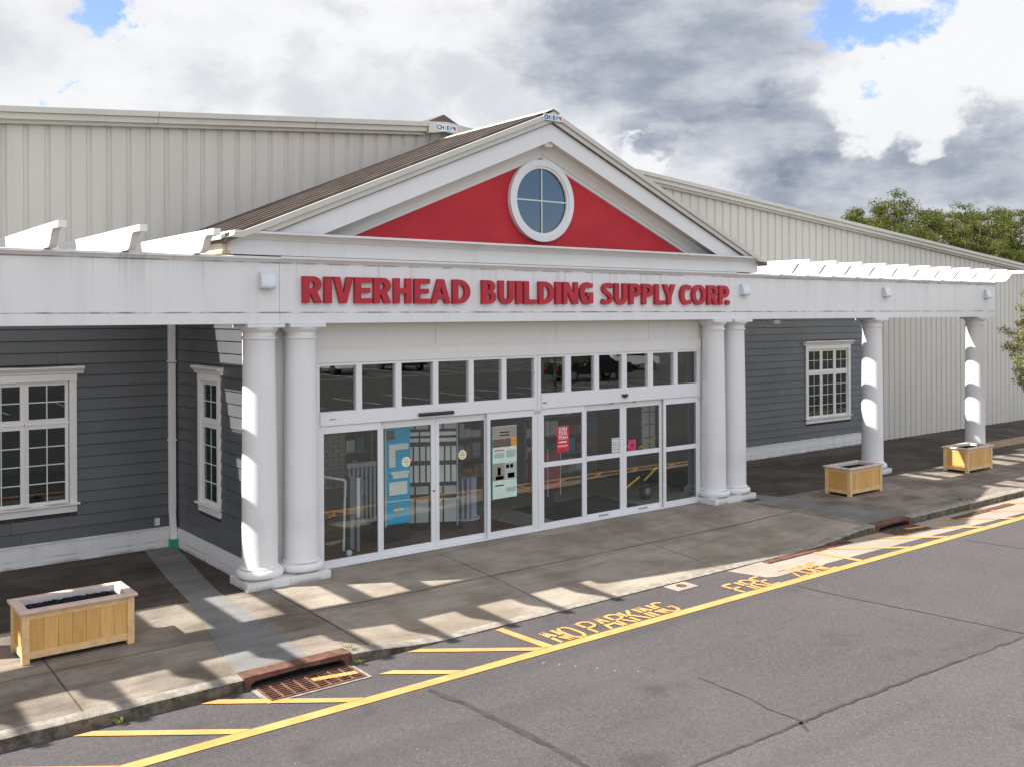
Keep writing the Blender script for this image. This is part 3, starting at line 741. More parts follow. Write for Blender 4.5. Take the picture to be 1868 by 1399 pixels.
# round window
RWC = (0, 0, 6.265)
ring = lambda r0, r1, y0, y1: MB().lathe([(r0, y0), (r1, y0), (r1, y1), (r0, y1), (r0, y0)], RWC, 72, 'y')
q = MB()
def ringadd(mb, r0, r1, y0, y1, seg=72):
    vs = []
    for k in range(seg):
        a = 2 * math.pi * k / seg
        for r, y in ((r0, y0), (r1, y0), (r1, y1), (r0, y1)): vs.append((r * math.cos(a), y, RWC[2] + r * math.sin(a)))
    mb.add(vs, [(4 * k + j, 4 * ((k + 1) % seg) + j, 4 * ((k + 1) % seg) + (j + 1) % 4, 4 * k + (j + 1) % 4) for k in range(seg) for j in range(4)])
ringadd(q, .655, .775, .13, .22); ringadd(q, .61, .665, .15, .215)
rwin = q.build('round_window', 'white', en, smooth=True)
q = MB(); q.box(-.013, .013, .17, .185, 6.265 - .615, 6.265 + .615); q.box(-.615, .615, .171, .184, 6.252, 6.278); q.build('grille', 'muntin', rwin)
q = MB(); q.lathe([(.001, .19), (.62, .19), (.62, .195), (.001, .195)], RWC, 64, 'y'); q.build('pane', 'atticglass', rwin)
q = MB(); q.lathe([(.001, .205), (.63, .205), (.63, .21), (.001, .21)], RWC, 64, 'y'); q.build('attic_recess', 'black', rwin)
# paired columns
def column(root, cx, cy=.23):
    p = [(.001, .12), (.33, .12), (.352, .15), (.362, .19), (.352, .235), (.325, .262), (.30, .266), (.30, .285), (.278, .30), (.272, .34)]
    for i in range(1, 11):
        t = i / 10; p.append((.272 - .032 * (t ** 1.6), .34 + (3.74 - .34) * t))
    p += [(.245, 3.755), (.262, 3.765), (.266, 3.785), (.262, 3.80), (.243, 3.81), (.243, 3.86), (.262, 3.875), (.285, 3.90), (.30, 3.925), (.302, 3.94), (.001, 3.94)]
    c = MB().lathe(p, (cx, cy, 0), 48).build('column', 'column', root, smooth=True)
    MB().box(cx - .30, cx + .30, cy - .30, cy + .30, 3.94, 3.998).build('abacus', 'column', c, bevel=.004)
    MB().box(cx - .345, cx + .344, cy - .345, cy + .345, -.06, .12).build('plinth', 'watertable', c, bevel=.006)
    return c
for x in (-5.62, -4.93, 4.93, 5.62): column(en, x)
# interior of the shop
MB().box(-5.69, -.0, .40, 9, -.02, .008).build('shop_floor', 'woodfloor', en)
MB().box(0.0, 5.69, .40, 9, -.02, .008).build('shop_floor', 'carpet', en)
MB().box(.9, 3.3, .75, 2.3, .008, .02).build('door_mat', 'mat', en)
MB().box(-5.69, 5.69, .56, 9, 3.40, 3.44).build('shop_ceiling', 'ceiling', en)
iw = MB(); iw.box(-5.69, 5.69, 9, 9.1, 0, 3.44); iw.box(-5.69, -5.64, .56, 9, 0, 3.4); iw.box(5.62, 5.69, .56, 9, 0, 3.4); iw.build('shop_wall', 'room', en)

# ------------------------------------------------------------------ sliding entrance doors
def doors(x0, x1, fx, label, zt0, midrail, sensor):
    """fx: list of (panel x0, x1, glass x0, x1, sliding)"""
    cx = (x0 + x1) / 2
    t = thing('sliding_door_unit', label, 'entrance door', (cx, .4, 0))
    f = MB(); Y0, Y1 = .40, .50
    pj = TR[0 if x0 < 0 else 1]
    f.box(x0, pj[0][0], Y0, Y1, 0, 3.343); f.box(pj[-1][1], x1, Y0, Y1, 0, 3.343)
    f.box(pj[0][0], pj[-1][1], Y0 + .001, Y1, 3.30, 3.343); f.box(pj[0][0], pj[-1][1], Y0 - .012, Y1, zt0 - .02, zt0)
    for (a, c), (a2, c2) in zip(pj, pj[1:]): f.box(c, a2, Y0 + .002, Y1, zt0, 3.30)
    f.box(x0, x1, Y0 - .03, Y1 + .02, -.01, .018)
    fr = f.build('door_frame', 'doorwhite', t, bevel=.003)
    h = MB().box(pj[0][0] - .001, pj[-1][1] + .001, Y0 - .022, Y1, 2.325, zt0 - .02); h.build('header', 'doorwhite', t, bevel=.004)
    for a, c in pj: MB().box(a, c, .445, .452, zt0, 3.30).build('transom_pane', 'glass', t)
    for (a, c, g0, g1, sl) in fx:
        y0, y1 = (.462, .502) if sl else (.402, .447); zt = 2.32 if not sl else 2.31
        p = MB(); p.box(a, g0, y0, y1, .02, zt); p.box(g1, c, y0, y1, .02, zt); p.box(g0, g1, y0 + .001, y1, .02, .12); p.box(g0, g1, y0 + .001, y1, 2.195, zt)
        if midrail: p.box(g0, g1, y0 + .001, y1, 1.19, 1.285)
        q = p.build('door_panel', 'doorwhite', t, bevel=.004)
        ym = (y0 + y1) / 2
        for z0, z1 in (((.12, 1.19), (1.285, 2.195)) if midrail else ((.12, 2.195),)): MB().box(g0, g1, ym - .003, ym + .003, z0, z1).build('pane', 'glass', q)
        gk = MB()
        for x in (g0, g1):
            gk.box(x - .004 if x == g1 else x, x if x == g1 else x + .004, ym + .004, ym + .014, .12, 2.195)
        gk.build('gasket', 'blackplastic', q)
        if sl and midrail:
            v = MB(); v.box((g0 + g1) / 2 - .15, (g0 + g1) / 2 + .12, y0 - .003, y0 + .001, .045, .075); v.build('vent_slot', 'railgrey', q)
        if sl and not midrail and a < -2.3: MB().lathe([(.001, 0), (.016, 0), (.016, -.012), (.001, -.012)], (g1 + .05, y0, 1.02), 14, 'y').build('lock_cylinder', 'blackplastic', q)
    if sensor == 'bar': 
        b_ = MB(); b_.tube((-2.64, .345, 2.395), (-1.92, .345, 2.395), .032, .032, 12); b_.box(-2.6, -1.96, .345, .38, 2.375, 2.42); b_.build('motion_sensor', 'blackplastic', t, smooth=True)
    else:
        b_ = MB(); b_.prism([(2.27, 2.49), (2.42, 2.49), (2.40, 2.435), (2.345, 2.41), (2.29, 2.435)], 'y', .325, .38); b_.build('motion_sensor', 'blackplastic', t, bevel=.006)
        for q_ in (2.02, 2.68): MB().box(q_, q_ + .06, .43, .46, 2.30, 2.325).build('closer_clip', 'blackplastic', t)
    for q_ in (x0 + .02, x1 - .06): MB().box(q_, q_ + .04, .385, .4, 2.24, 2.30).build('end_cap', 'greyplastic', t)
    k_ = MB(); k_.box(x0 + .28, x0 + .40, .374, .378, 2.42, 2.435) if x0 < 0 else k_.box(x0 + .10, x0 + .2, .374, .378, 2.42, 2.45); k_.build('door_tag', 'railgrey', t)
    return t
TR = ([(-4.51, -3.84), (-3.73, -3.08), (-2.96, -2.31), (-2.20, -1.54), (-1.43, -.79), (-.68, -.01)], [(.15, .77), (.92, 1.54), (1.67, 2.31), (2.45, 3.07), (3.22, 3.86), (3.98, 4.61)])
doors(-4.63, .062, [(-4.51, -3.375, -4.44, -3.43, 0), (-3.385, -2.232, -3.29, -2.32, 1), (-2.228, -1.10, -2.15, -1.15, 1), (-1.13, -.012, -1.06, -.06, 0)],
      'left white sliding door unit with tall undivided glass and black bar sensor', 2.55, False, 'bar')
doors(.07, 4.70, [(.152, 1.27, .22, 1.21, 0), (1.27, 2.388, 1.38, 2.31, 1), (2.392, 3.55, 2.49, 3.47, 1), (3.545, 4.612, 3.61, 4.57, 0)],
      'right white sliding door unit with glass divided by middle rails', 2.61, True, 'dome')

# ------------------------------------------------------------------ pergolas
def pergola(sgn, label):
    xe = 17.28
    t = thing('pergola', label, 'pergola', (sgn * 11.3, .25, 0))
    a, e = sorted((sgn * (HX + .003), sgn * xe))
    bm_ = MB(); bm_.box(a, e, 0, .51, 4.165, 4.93); bm_.box(a, e, -.016, .526, 4.0, 4.162); bm_.build('beam', 'beamwhite', t, bevel=.003)
    c = MB(); c.prism([(.55, 4.932), (-.01, 4.932), (-.02, 4.955), (-.05, 4.975), (-.085, 4.985), (-.085, 5.012), (-.06, 5.022), (.55, 5.022)], 'x', a, e); c.build('beam_cap', 'beamwhite', t)
    for x in ([-7.33, -9.8, -12.2] if sgn < 0 else [8.9, 11.9, 14.9]): MB().box(x, x + .004, -.0012, 0, 4.17, 4.93).build('beam_seam', 'trimbeige', t)
    ld = MB(); a2, e2 = sorted((sgn * 6.35, sgn * 17.4)); ld.box(a2, e2, 3.50, 3.575, 5.0, 5.33); ld.build('ledger', 'rafter', t)
    # rafter with an S-scroll tail
    prof = [(3.498, 5.335), (-.87, 5.335), (-.87, 5.245), (-.75, 5.25), (-.64, 5.252)]
    for k in range(13):
        u = k / 12; e_ = u * u * u * (u * (6 * u - 15) + 10); y = -.62 + .30 * u; prof.append((y, 5.25 - .22 * e_))
    prof += [(-.28, 5.022), (-.14, 5.027), (-.075, 5.024), (3.498, 5.024)]
    xs = [6.90 + 1.024 * k for k in range(11)] if sgn > 0 else [-6.66 - 1.0 * k - .085 for k in range(11)]
    first = None
    for x in xs:
        if first is None:
            r = MB(); r.prism(prof, 'x', x, x + .10); first = r.build('rafter', 'rafter', t); x00 = x
        else:
            o = first.copy(); col.objects.link(o); o.parent = t; o.location = Vector((x - x00, 0, 0))
    for x in (11.15, 16.5): column(t, sgn * x)
    return t
pergola(-1, 'white pergola with scroll ended rafters running left from the entrance')
pergola(1, 'white pergola with scroll ended rafters running right on two round columns')

# ------------------------------------------------------------------ sign lettering
def arc(cx, cy, rx, ry, a0, a1, n=14): return [(cx + rx * math.cos(R(a0 + (a1 - a0) * i / n)), cy + ry * math.sin(R(a0 + (a1 - a0) * i / n))) for i in range(n + 1)]
def ribbon(pts, w):
    P = [Vector(p) for p in pts]; Lf, Rt = [], []
    for i, p in enumerate(P):
        d = (P[min(len(P) - 1, i + 1)] - P[max(0, i - 1)]).normalized(); nn = Vector((-d.y, d.x)) * (w[i] if isinstance(w, list) else w) / 2
        Lf.append(tuple(p + nn)); Rt.append(tuple(p - nn))
    return Lf + Rt[::-1]
# glyphs drawn in width 1 x height 1; sx = real width/height so that stem widths stay even
def glyph(ch, sx):
    s = .27 / sx; h = .20     # stem width (as a share of letter width) and bar height
    s = min(s, .5)
    if ch == 'I': return [[(0, 0), (1, 0), (1, 1), (0, 1)]]
    if ch == 'L': return [[(0, 0), (1, 0), (1, h), (s, h), (s, 1), (0, 1)]]
    if ch == 'E': return [[(0, 0), (1, 0), (1, h), (s, h), (s, .41), (.92, .41), (.92, .60), (s, .60), (s, 1 - h), (1, 1 - h), (1, 1), (0, 1)]]
    if ch == 'H': return [[(0, 0), (s, 0), (s, .41), (1 - s, .41), (1 - s, 0), (1, 0), (1, 1), (1 - s, 1), (1 - s, .61), (s, .61), (s, 1), (0, 1)]]
    if ch == 'V': return [[(.34, 0), (.66, 0), (1, 1), (1 - s * 1.02, 1), (.5, .32), (s * 1.02, 1), (0, 1)]]
    if ch == 'A': return [[(0, 0), (.27, 0), (.335, .2), (.665, .2), (.73, 0), (1, 0), (.66, 1), (.34, 1)], [(.40, .38), (.60, .38), (.5, .70)]]
    if ch == 'Y': return [[(.5 - s / 2, 0), (.5 + s / 2, 0), (.5 + s / 2, .38), (1, 1), (1 - s * 1.05, 1), (.5, .60), (s * 1.05, 1), (0, 1), (.5 - s / 2, .38)]]
    if ch == 'N': return [[(0, 0), (s * .85, 0), (s * .85, .58), (1 - s * 1.1, 0), (1, 0), (1, 1), (1 - s * .85, 1), (1 - s * .85, .44), (s * 1.1, 1), (0, 1)]]
    if ch == 'D': return [[(0, 0), (.35, 0)] + arc(.35, .5, .65, .5, -90, 90, 22) + [(0, 1)], [(s, .19), (s, .81)] + arc(.40, .5, .60 - s, .31, 90, -90, 18)]
    if ch == 'P': return [[(0, 0), (s, 0), (s, .36), (.45, .36)] + arc(.5, .68, .5, .32, -90, 90, 18) + [(0, 1)], [(s, .54), (s, .82)] + arc(.46, .68, .52 - s, .14, 90, -90, 12)]
    if ch == 'R': return [[(0, 0), (s, 0), (s, .37), (s + .04, .37), (1 - s * 1.12, 0), (1, 0), (.74, .41)] + arc(.52, .70, .45, .30, -52, 90, 18) + [(0, 1)], [(s, .55), (s, .82)] + arc(.46, .685, .50 - s, .135, 90, -90, 12)]
    if ch == 'B': return [[(0, 0), (.5, 0)] + arc(.5, .285, .5, .285, -90, 62, 14) + arc(.47, .745, .46, .255, -48, 90, 14) + [(0, 1)], [(s, .17), (s, .42)] + arc(.48, .295, .50 - s, .125, 90, -90, 10), [(s, .60), (s, .83)] + arc(.46, .715, .46 - s, .115, 90, -90, 10)]
    if ch == 'O': return [arc(.5, .5, .5, .51, 0, 360, 40)[:-1], arc(.5, .5, .5 - s, .32, 360, 0, 32)[:-1]]
    if ch == 'U': return [[(0, 1), (0, .36)] + arc(.5, .36, .5, .38, 180, 360, 22) + [(1, 1), (1 - s, 1), (1 - s, .36)] + arc(.5, .36, .5 - s, .19, 360, 180, 18) + [(s, 1)]]
    if ch == 'C': return [[(1, .97)] + arc(.56, .5, .56, .51, 62, 298, 28) + [(1, .03), (1, .25)] + arc(.62, .5, .60 - s, .31, 292, 68, 24) + [(1, .75)]]
    if ch == 'G': return [[(.98, .97)] + arc(.55, .5, .55, .51, 60, 290, 28) + [(1, .05), (1, .55), (.52, .55), (.52, .38), (1 - s, .38), (1 - s, .20)] + arc(.6, .5, .59 - s, .31, 285, 70, 22) + [(.95, .75)]]
    if ch == 'S':
        c = [(.93, .84), (.75, .895), (.53, .905), (.30, .86), (.20, .745), (.27, .63), (.45, .545), (.64, .45), (.77, .35), (.78, .23), (.66, .13), (.46, .095), (.24, .105), (.05, .165)]
        P = [Vector((x * sx, y)) for x, y in c]; fine = []
        for i in range(len(P) - 1):
            p0, p1, p2, p3 = P[max(0, i - 1)], P[i], P[i + 1], P[min(len(P) - 1, i + 2)]
            for k in range(4):
                t = k / 4; fine.append(.5 * ((2 * p1) + (p2 - p0) * t + (2 * p0 - 5 * p1 + 4 * p2 - p3) * t * t + (-p0 + 3 * p1 - 3 * p2 + p3) * t ** 3))
        fine.append(P[-1])
        return [[(x / sx, y) for x, y in ribbon(fine, .20 + 0 * sx)]]
    if ch == '.': return [arc(.5, .5, .5, .5, 0, 360, 20)[:-1]]
def letter_mb(ch, x0, x1, z0, z1, y0, y1):
    sx = (x1 - x0) / (z1 - z0)
    cu = bpy.data.curves.new('g', 'CURVE'); cu.dimensions = '2D'; cu.fill_mode = 'BOTH'; cu.extrude = (y1 - y0) / 2
    for poly in glyph(ch, sx):
        sp = cu.splines.new('POLY'); sp.points.add(len(poly) - 1); sp.use_cyclic_u = True
        for p, (u, v) in zip(sp.points, poly): p.co = (x0 + u * (x1 - x0), z0 + v * (z1 - z0), 0, 1)
    o = bpy.data.objects.new('g', cu); col.objects.link(o)
    dg = bpy.context.evaluated_depsgraph_get(); me = bpy.data.meshes.new_from_object(o.evaluated_get(dg))
    mb = MB(); ym = (y0 + y1) / 2
    mb.add([(v.co.x, ym - v.co.z, v.co.y) for v in me.vertices], [tuple(p.vertices) for p in me.polygons])
    bpy.data.objects.remove(o); bpy.data.curves.remove(cu); bpy.data.meshes.remove(me)
    return mb
sg = thing('store_sign', 'red raised capital letters across the white fascia above the doors', 'sign', (0, 0, 4.5))
LX = [('R', -5.02, -4.69), ('I', -4.65, -4.52), ('V', -4.49, -4.14), ('E', -4.11, -3.80), ('R', -3.76, -3.43), ('H', -3.38, -3.04), ('E', -2.98, -2.67), ('A', -2.64, -2.25), ('D', -2.20, -1.83),
      ('B', -1.57, -1.26), ('U', -1.20, -.86), ('I', -.80, -.67), ('L', -.62, -.31), ('D', -.27, .10), ('I', .14, .27), ('N', .33, .70), ('G', .75, 1.09),
      ('S', 1.32, 1.63), ('U', 1.67, 2.01), ('P', 2.08, 2.40), ('P', 2.44, 2.76), ('L', 2.81, 3.10), ('Y', 3.05, 3.42), ('C', 3.57, 3.90), ('O', 3.93, 4.37), ('R', 4.42, 4.77), ('P', 4.80, 5.13)]
for ch, a, c in LX: letter_mb(ch, a, c, 4.315, 4.735, -.07, -.002).build('letter', 'redletter', sg, bevel=.004)
letter_mb('.', 5.03, 5.15, 4.31, 4.42, -.07, -.002).build('full_stop', 'redletter', sg)

# ------------------------------------------------------------------ fixtures
def wallpack(x, label):
    t = thing('wall_light', label, 'light', (x, 0, 4.66), 'pale wall lights on the white beam')
    m = MB(); m.prism([(0, 4.54), (-.13, 4.54), (-.135, 4.58), (-.075, 4.76), (-.05, 4.785), (0, 4.79)], 'x', x - .115, x + .115); m.build('housing', 'lampgrey', t, bevel=.012)
    q = MB(); q.box(x - .09, x + .09, -.12, -.03, 4.528, 4.541); q.build('lens', 'greyplastic', t)
wallpack(-5.60, 'pale wall light on the beam just left of the red lettering')
wallpack(5.68, 'pale wall light on the beam just right of the red lettering')
wallpack(11.38, 'pale wall light on the beam above the nearer single column')
wallpack(16.7, 'pale wall light at the far right end of the beam')
t = thing('soffit_light', 'small white flood light hanging under the beam before grey siding', 'light', (7.3, .35, 4)); MB().box(7.2, 7.42, .3, .48, 3.88, 3.97).build('housing', 'lampgrey', t, bevel=.01); MB().box(7.28, 7.34, .34, .42, 3.97, 4.0).build('bracket', 'greyplastic', t)
ds = thing('downspout', 'white downspout in the wall corner ending in a green boot', 'downspout', (-5.86, 3.5, 0))
m = MB(); m.box(-5.915, -5.80, 3.47, 3.565, .62, 5.0); m.prism([(3.47, .62), (3.565, .62), (3.50, .12), (3.40, .12)], 'x', -5.91, -5.805); m.build('pipe', 'casing', ds, bevel=.008)
m = MB(); m.box(-5.925, -5.79, 3.375, 3.52, -.02, .16); m.build('boot', 'green', ds, bevel=.012)
for z in (1.9, 3.3): MB().box(-5.93, -5.785, 3.46, 3.575, z, z + .03).build('strap', 'casing', ds)
t = thing('outlet_box', 'small grey electrical outlet box on the siding beside the downspout', 'outlet', (-6.12, 3.57, .48)); MB().box(-6.16, -6.075, 3.52, 3.58, .41, .55).build('cover', 'greyplastic', t, bevel=.006); MB().box(-6.15, -6.085, 3.512, 3.52, .43, .53).build('lid', 'lampgrey', t)

# ------------------------------------------------------------------ posters and stickers on the glass
def card(name, label, cat, x0, x1, z0, z1, y, mat, prints=(), texts=()):
    t = thing(name, label, cat, ((x0 + x1) / 2, y, z0))
    MB().box(x0, x1, y, y + .004, z0, z1).build('paper', mat, t)
    for (u0, u1, v0, v1, mt, nm) in prints:
        MB().box(x0 + u0 * (x1 - x0), x0 + u1 * (x1 - x0), y - .0022, y - .0002, z0 + v0 * (z1 - z0), z0 + v1 * (z1 - z0)).build(nm, mt, t)
    for (s, size, u, v, mt) in texts:
        T = (lambda U, V: lambda p, q, w_: (U + p, y - .004 - w_, V + q))(x0 + u * (x1 - x0), z0 + v * (z1 - z0))
        text_mb(s, size, T, .002, size * .02).build('lettering', mt, t)
    return t
GF = .4195; GS = .4735
card('poster', 'red join our team poster on the right door unit', 'poster', .56, .865, 1.45, 1.95, GF, 'paperred',
     [(.18, .82, .355, .405, 'paperwhite', 'logo_bar'), (.08, .92, .24, .255, 'paperwhite', 'small_print'), (.08, .92, .20, .213, 'paperwhite', 'small_print'), (.2, .8, .05, .075, 'maroon', 'small_print')],
     [('JOIN', .098, .5, .82, 'paperwhite'), ('OUR', .098, .5, .655, 'paperwhite'), ('TEAM', .093, .5, .49, 'paperwhite')])
card('poster', 'tall pale green display poster with photographs on the left door unit', 'poster', -1.0, -.435, .72, 2.06, GF, 'pmint',
     [(0, 1, .83, .995, 'psepia', 'picture'), (0, .5, .71, .825, 'pbrown', 'picture'), (.505, .76, .71, .825, 'pbrown', 'picture'), (.765, 1, .71, .825, 'porange', 'picture'), (0, .5, .25, .49, 'psepia', 'picture'), (.51, 1, .25, .49, 'ptext', 'picture'),
      (.12, .45, .26, .31, 'paperwhite', 'picture'), (.2, .33, .32, .43, 'paperink', 'picture'), (.62, .9, .27, .34, 'paperink', 'picture'), (.55, .68, .41, .46, 'paperink', 'picture'), (.72, .85, .41, .46, 'paperink', 'picture'),
      (-.05, 0, 0, 1, 'pgreen', 'edge_band'), (.08, .48, .655, .675, 'pred', 'heading'), (.08, .48, .56, .63, 'ptext', 'small_print'), (.56, .95, .56, .66, 'ptext', 'small_print'), (.1, .45, .17, .19, 'paperink', 'heading'), (.55, .95, .08, .14, 'ptext', 'small_print'), (.3, .7, .905, .92, 'paperwhite', 'heading'), (.3, .7, .865, .88, 'paperwhite', 'heading')])
card('notice', 'white notice of small boxed text on the right sliding doors', 'notice', 2.085, 2.30, 1.30, 1.595, GS, 'paperwhite',
     [(.06 + .31 * i, .31 + .31 * i, .12 + .17 * j, .24 + .17 * j, 'ptext', 'text_box') for i in range(3) for j in range(4)] + [(.06, .94, .86, .95, 'ptext', 'heading'), (0, 1, -.07, -.01, 'maroon', 'footer')])
card('notice', 'magenta square notice with dark round emblem beside the white notice', 'notice', 2.55, 2.77, 1.285, 1.52, GS, 'paperpink', [(.12, .88, .16, .2, 'maroon', 'small_print')])
MB().lathe([(.001, -.003), (.042, -.003), (.042, -.006), (.001, -.006)], (2.66, GS, 1.41), 20, 'y').build('emblem', 'paperink', [o for o in col.objects if o.name.startswith('notice') and o.location.x > 2.5][0])
for x, z, lb in ((-2.83, 1.585, 'round cream sticker on the sliding glass in front of the blue panel'), (-1.64, 1.60, 'round cream sticker on the sliding glass in front of the black rack')):
    t = thing('sticker', lb, 'sticker', (x, GS, z)); MB().lathe([(.001, 0), (.088, 0), (.088, .003), (.001, .003)], (x, GS, z), 28, 'y').build('disc', 'sticker', t)
    p = MB()
    for i, (w_, dz) in enumerate(((.07, .045), (.1, .012), (.1, -.012), (.06, -.05))): p.box(x - w_ / 2, x + w_ / 2, GS - .002, GS - .0003, z + dz - .007, z + dz + .007)
    p.build('print', 'gold', t)

# ------------------------------------------------------------------ things inside the shop
t = thing('trim_display', 'tall blue panel showing white trim samples inside the left doors', 'display', (-2.55, 1.3, 0))
MB().box(-2.75, -2.24, 1.30, 1.34, .33, 2.10).build('board', 'blue', t); MB().box(-2.77, -2.75, 1.29, 1.35, .30, 2.10).build('edge_strip', 'railwhite', t); MB().box(-2.83, -2.26, 1.32, 1.7, .01, .33).build('pedestal', 'blackplastic', t)
m = MB(); m.box(-2.70, -2.29, 1.265, 1.298, 1.68, 1.79); m.box(-2.70, -2.57, 1.266, 1.298, 1.37, 1.68); m.build('corner_sample', 'sample', t, bevel=.006)
m = MB(); m.box(-2.67, -2.28, 1.25, 1.298, 1.235, 1.29); m.box(-2.63, -2.30, 1.26, 1.298, 1.16, 1.235); m.build('moulding_sample', 'sample', t, bevel=.006)
MB().box(-2.70, -2.32, 1.265, 1.298, .86, 1.10).build('board_sample', 'sample', t, bevel=.005)
m = MB(); m.prism([(-2.50, .48), (-2.405, .585), (-2.50, .69), (-2.595, .585)], 'y', 1.29, 1.299); m.build('badge', 'gold', t); MB().box(-2.61, -2.39, 1.285, 1.289, .56, .61).build('badge_band', 'paperwhite', t)
MB().box(-2.74, -2.57, 1.293, 1.299, 1.87, 2.04).build('photograph', 'pbrown', t)
t = thing('sample_rack', 'black rack of pale siding samples standing inside the left doors', 'display rack', (-1.55, 1.7, 0))
A0, A1 = Vector((-2.02, 2.0)), Vector((-1.06, 1.5)); AD = A1 - A0; ALn = AD.length; AX = AD.normalized(); AN = Vector((AX.y, -AX.x))
Ta = lambda u, d, z: (A0.x + AX.x * u + AN.x * d, A0.y + AX.y * u + AN.y * d, z)
m = MB(); m.T = Ta; m.box(0, ALn, -.05, 0, .1, 2.15); m.box(ALn * .3, ALn + .1, -.3, .0, .008, .1); m.build('back_panel', 'rackblack', t)
m = MB(); m.T = Ta; m.box(ALn, ALn + .02, -.05, .03, .08, 2.15); m.build('edge_strip', 'railwhite', t)
rows = [(.16, .62, 4, 'sample2'), (.70, .86, 4, 'sample2'), (.93, 1.26, 9, 'sample'), (1.34, 1.62, 9, 'sample'), (1.70, 1.78, 3, 'sample'), (1.82, 1.90, 3, 'sample'), (1.95, 2.12, 4, 'sample2')]
for z0, z1, n_, mt in rows:
    for i in range(n_):
        m = MB(); m.T = Ta; w_ = ALn / n_; m.box(i * w_ + .02, (i + 1) * w_ - .012, 0.002, .03, z0, z1 - .01); m.build('siding_sample', mt, t)
t = thing('baluster_display', 'round display of grey balusters standing behind the cream sticker', 'display', (-.42, 2.2, 0))
m = MB(); m.lathe([(.001, .02), (.34, .02), (.34, .05), (.001, .05)], (-.42, 2.2, 0), 28); m.build('base_disc', 'railwhite', t)
m = MB(); m.lathe([(.001, .86), (.27, .86), (.27, .9), (.001, .9)], (-.42, 2.2, 0), 28); m.build('top_disc', 'railgrey', t)
for k in range(14):
    a = 2 * math.pi * k / 14; x, y = -.42 + .24 * math.cos(a), 2.2 + .24 * math.sin(a)
    MB().box(x - .03, x + .03, y - .012, y + .012, .05, .86).build('baluster', 'drum', t)
t = thing('railing_display', 'grey vertical baluster railing panel inside the far left door', 'display', (-3.2, 1.4, 0))
m = MB(); m.box(-3.5, -2.9, 1.38, 1.44, 1.42, 1.5); m.box(-3.5, -2.9, 1.38, 1.44, .42, .48); m.build('rail', 'railgrey', t)
for k in range(7): x = -3.46 + .085 * k; MB().box(x, x + .04, 1.39, 1.43, .48, 1.42).build('baluster', 'railgrey', t)
MB().box(-3.53, -3.45, 1.2, 1.28, .03, 1.3).build('post', 'railgrey', t)
t = thing('vinyl_post', 'short white vinyl post leaning inside the far left door', 'post', (-3.52, 1.1, 0)); m = MB(); m.box(-3.51, -3.44, 1.0, 1.07, .62, 1.28); m.build('sleeve', 'railwhite', t, bevel=.004); m = MB(); m.box(-3.5, -3.45, 1.01, 1.06, .02, .62); m.build('core', 'railgrey', t); MB().box(-3.52, -3.43, .99, 1.08, 1.28, 1.30).build('cap', 'railwhite', t)
t = thing('push_rail', 'grey bent handrail tube on one caster inside the far left door', 'handrail', (-3.8, .95, 0))
m = MB(); m.tube((-4.35, 1.3, 1.43), (-3.76, .95, 1.30), .022); m.tube((-3.76, .95, 1.30), (-3.80, .95, .1), .022); m.build('tube', 'railwhite', t, smooth=True)
MB().lathe([(.001, -.02), (.05, -.02), (.05, .02), (.001, .02)], (-3.72, .9, .06), 18, 'y').build('caster', 'paperwhite', t)
t = thing('stone_display', 'brown stacked stone veneer board at the back of the far left door', 'display', (-3.8, 2.2, 0))
MB().box(-4.3, -3.1, 2.2, 2.25, .02, 1.95).build('board', 'pbrown', t)
for i in range(5):
    for j in range(12):
        x = -4.28 + .235 * i + (.1 if j % 2 else 0); MB().box(x, min(-3.11, x + .2 + .03 * rnd.random()), 2.165, 2.199, .95 + .082 * j, 1.02 + .082 * j).build('stone', 'stone', t)
t = thing('display_stand', 'maroon product stand with white edge lines inside the right doors', 'display', (1.45, 1.7, 0))
MB().box(1.02, 1.75, 1.7, 1.9, .45, 1.25).build('panel', 'maroon', t); MB().box(1.2, 1.6, 1.72, 1.88, .01, .45).build('foot', 'blackplastic', t)
for x in (1.38, 1.73): MB().box(x, x + .015, 1.685, 1.698, .3, 1.3).build('edge_strip', 'railwhite', t)
t = thing('yard_cart', 'dark cart with yellow bars and a black wheel inside the right sliding door', 'cart', (3.6, 1.5, 0))
m = MB(); m.tube((3.25, 1.35, .28), (3.75, 1.35, .52), .025); m.tube((3.9, 1.35, .42), (4.35, 1.4, .66), .025); m.tube((3.2, 1.7, 1.0), (3.75, 1.7, 1.17), .025); m.tube((4.1, 1.7, 1.1), (4.7, 1.75, 1.28), .025); m.build('bar', 'cartyellow', t, smooth=True)
m = MB(); m.box(3.1, 4.1, 1.42, 2.1, .5, .62); m.box(3.3, 3.9, 1.5, 2.0, .62, 1.0); m.build('body', 'blackplastic', t, bevel=.03)
w_ = MB().lathe([(.05, -.05), (.15, -.06), (.18, -.04), (.18, .04), (.15, .06), (.05, .05)], (3.92, 1.3, .19), 24, 'y').build('wheel', 'tyre', t, smooth=True)
MB().lathe([(.001, -.062), (.085, -.055), (.085, .055), (.001, .062)], (3.92, 1.3, .19), 18, 'y').build('hub', 'steel', w_)

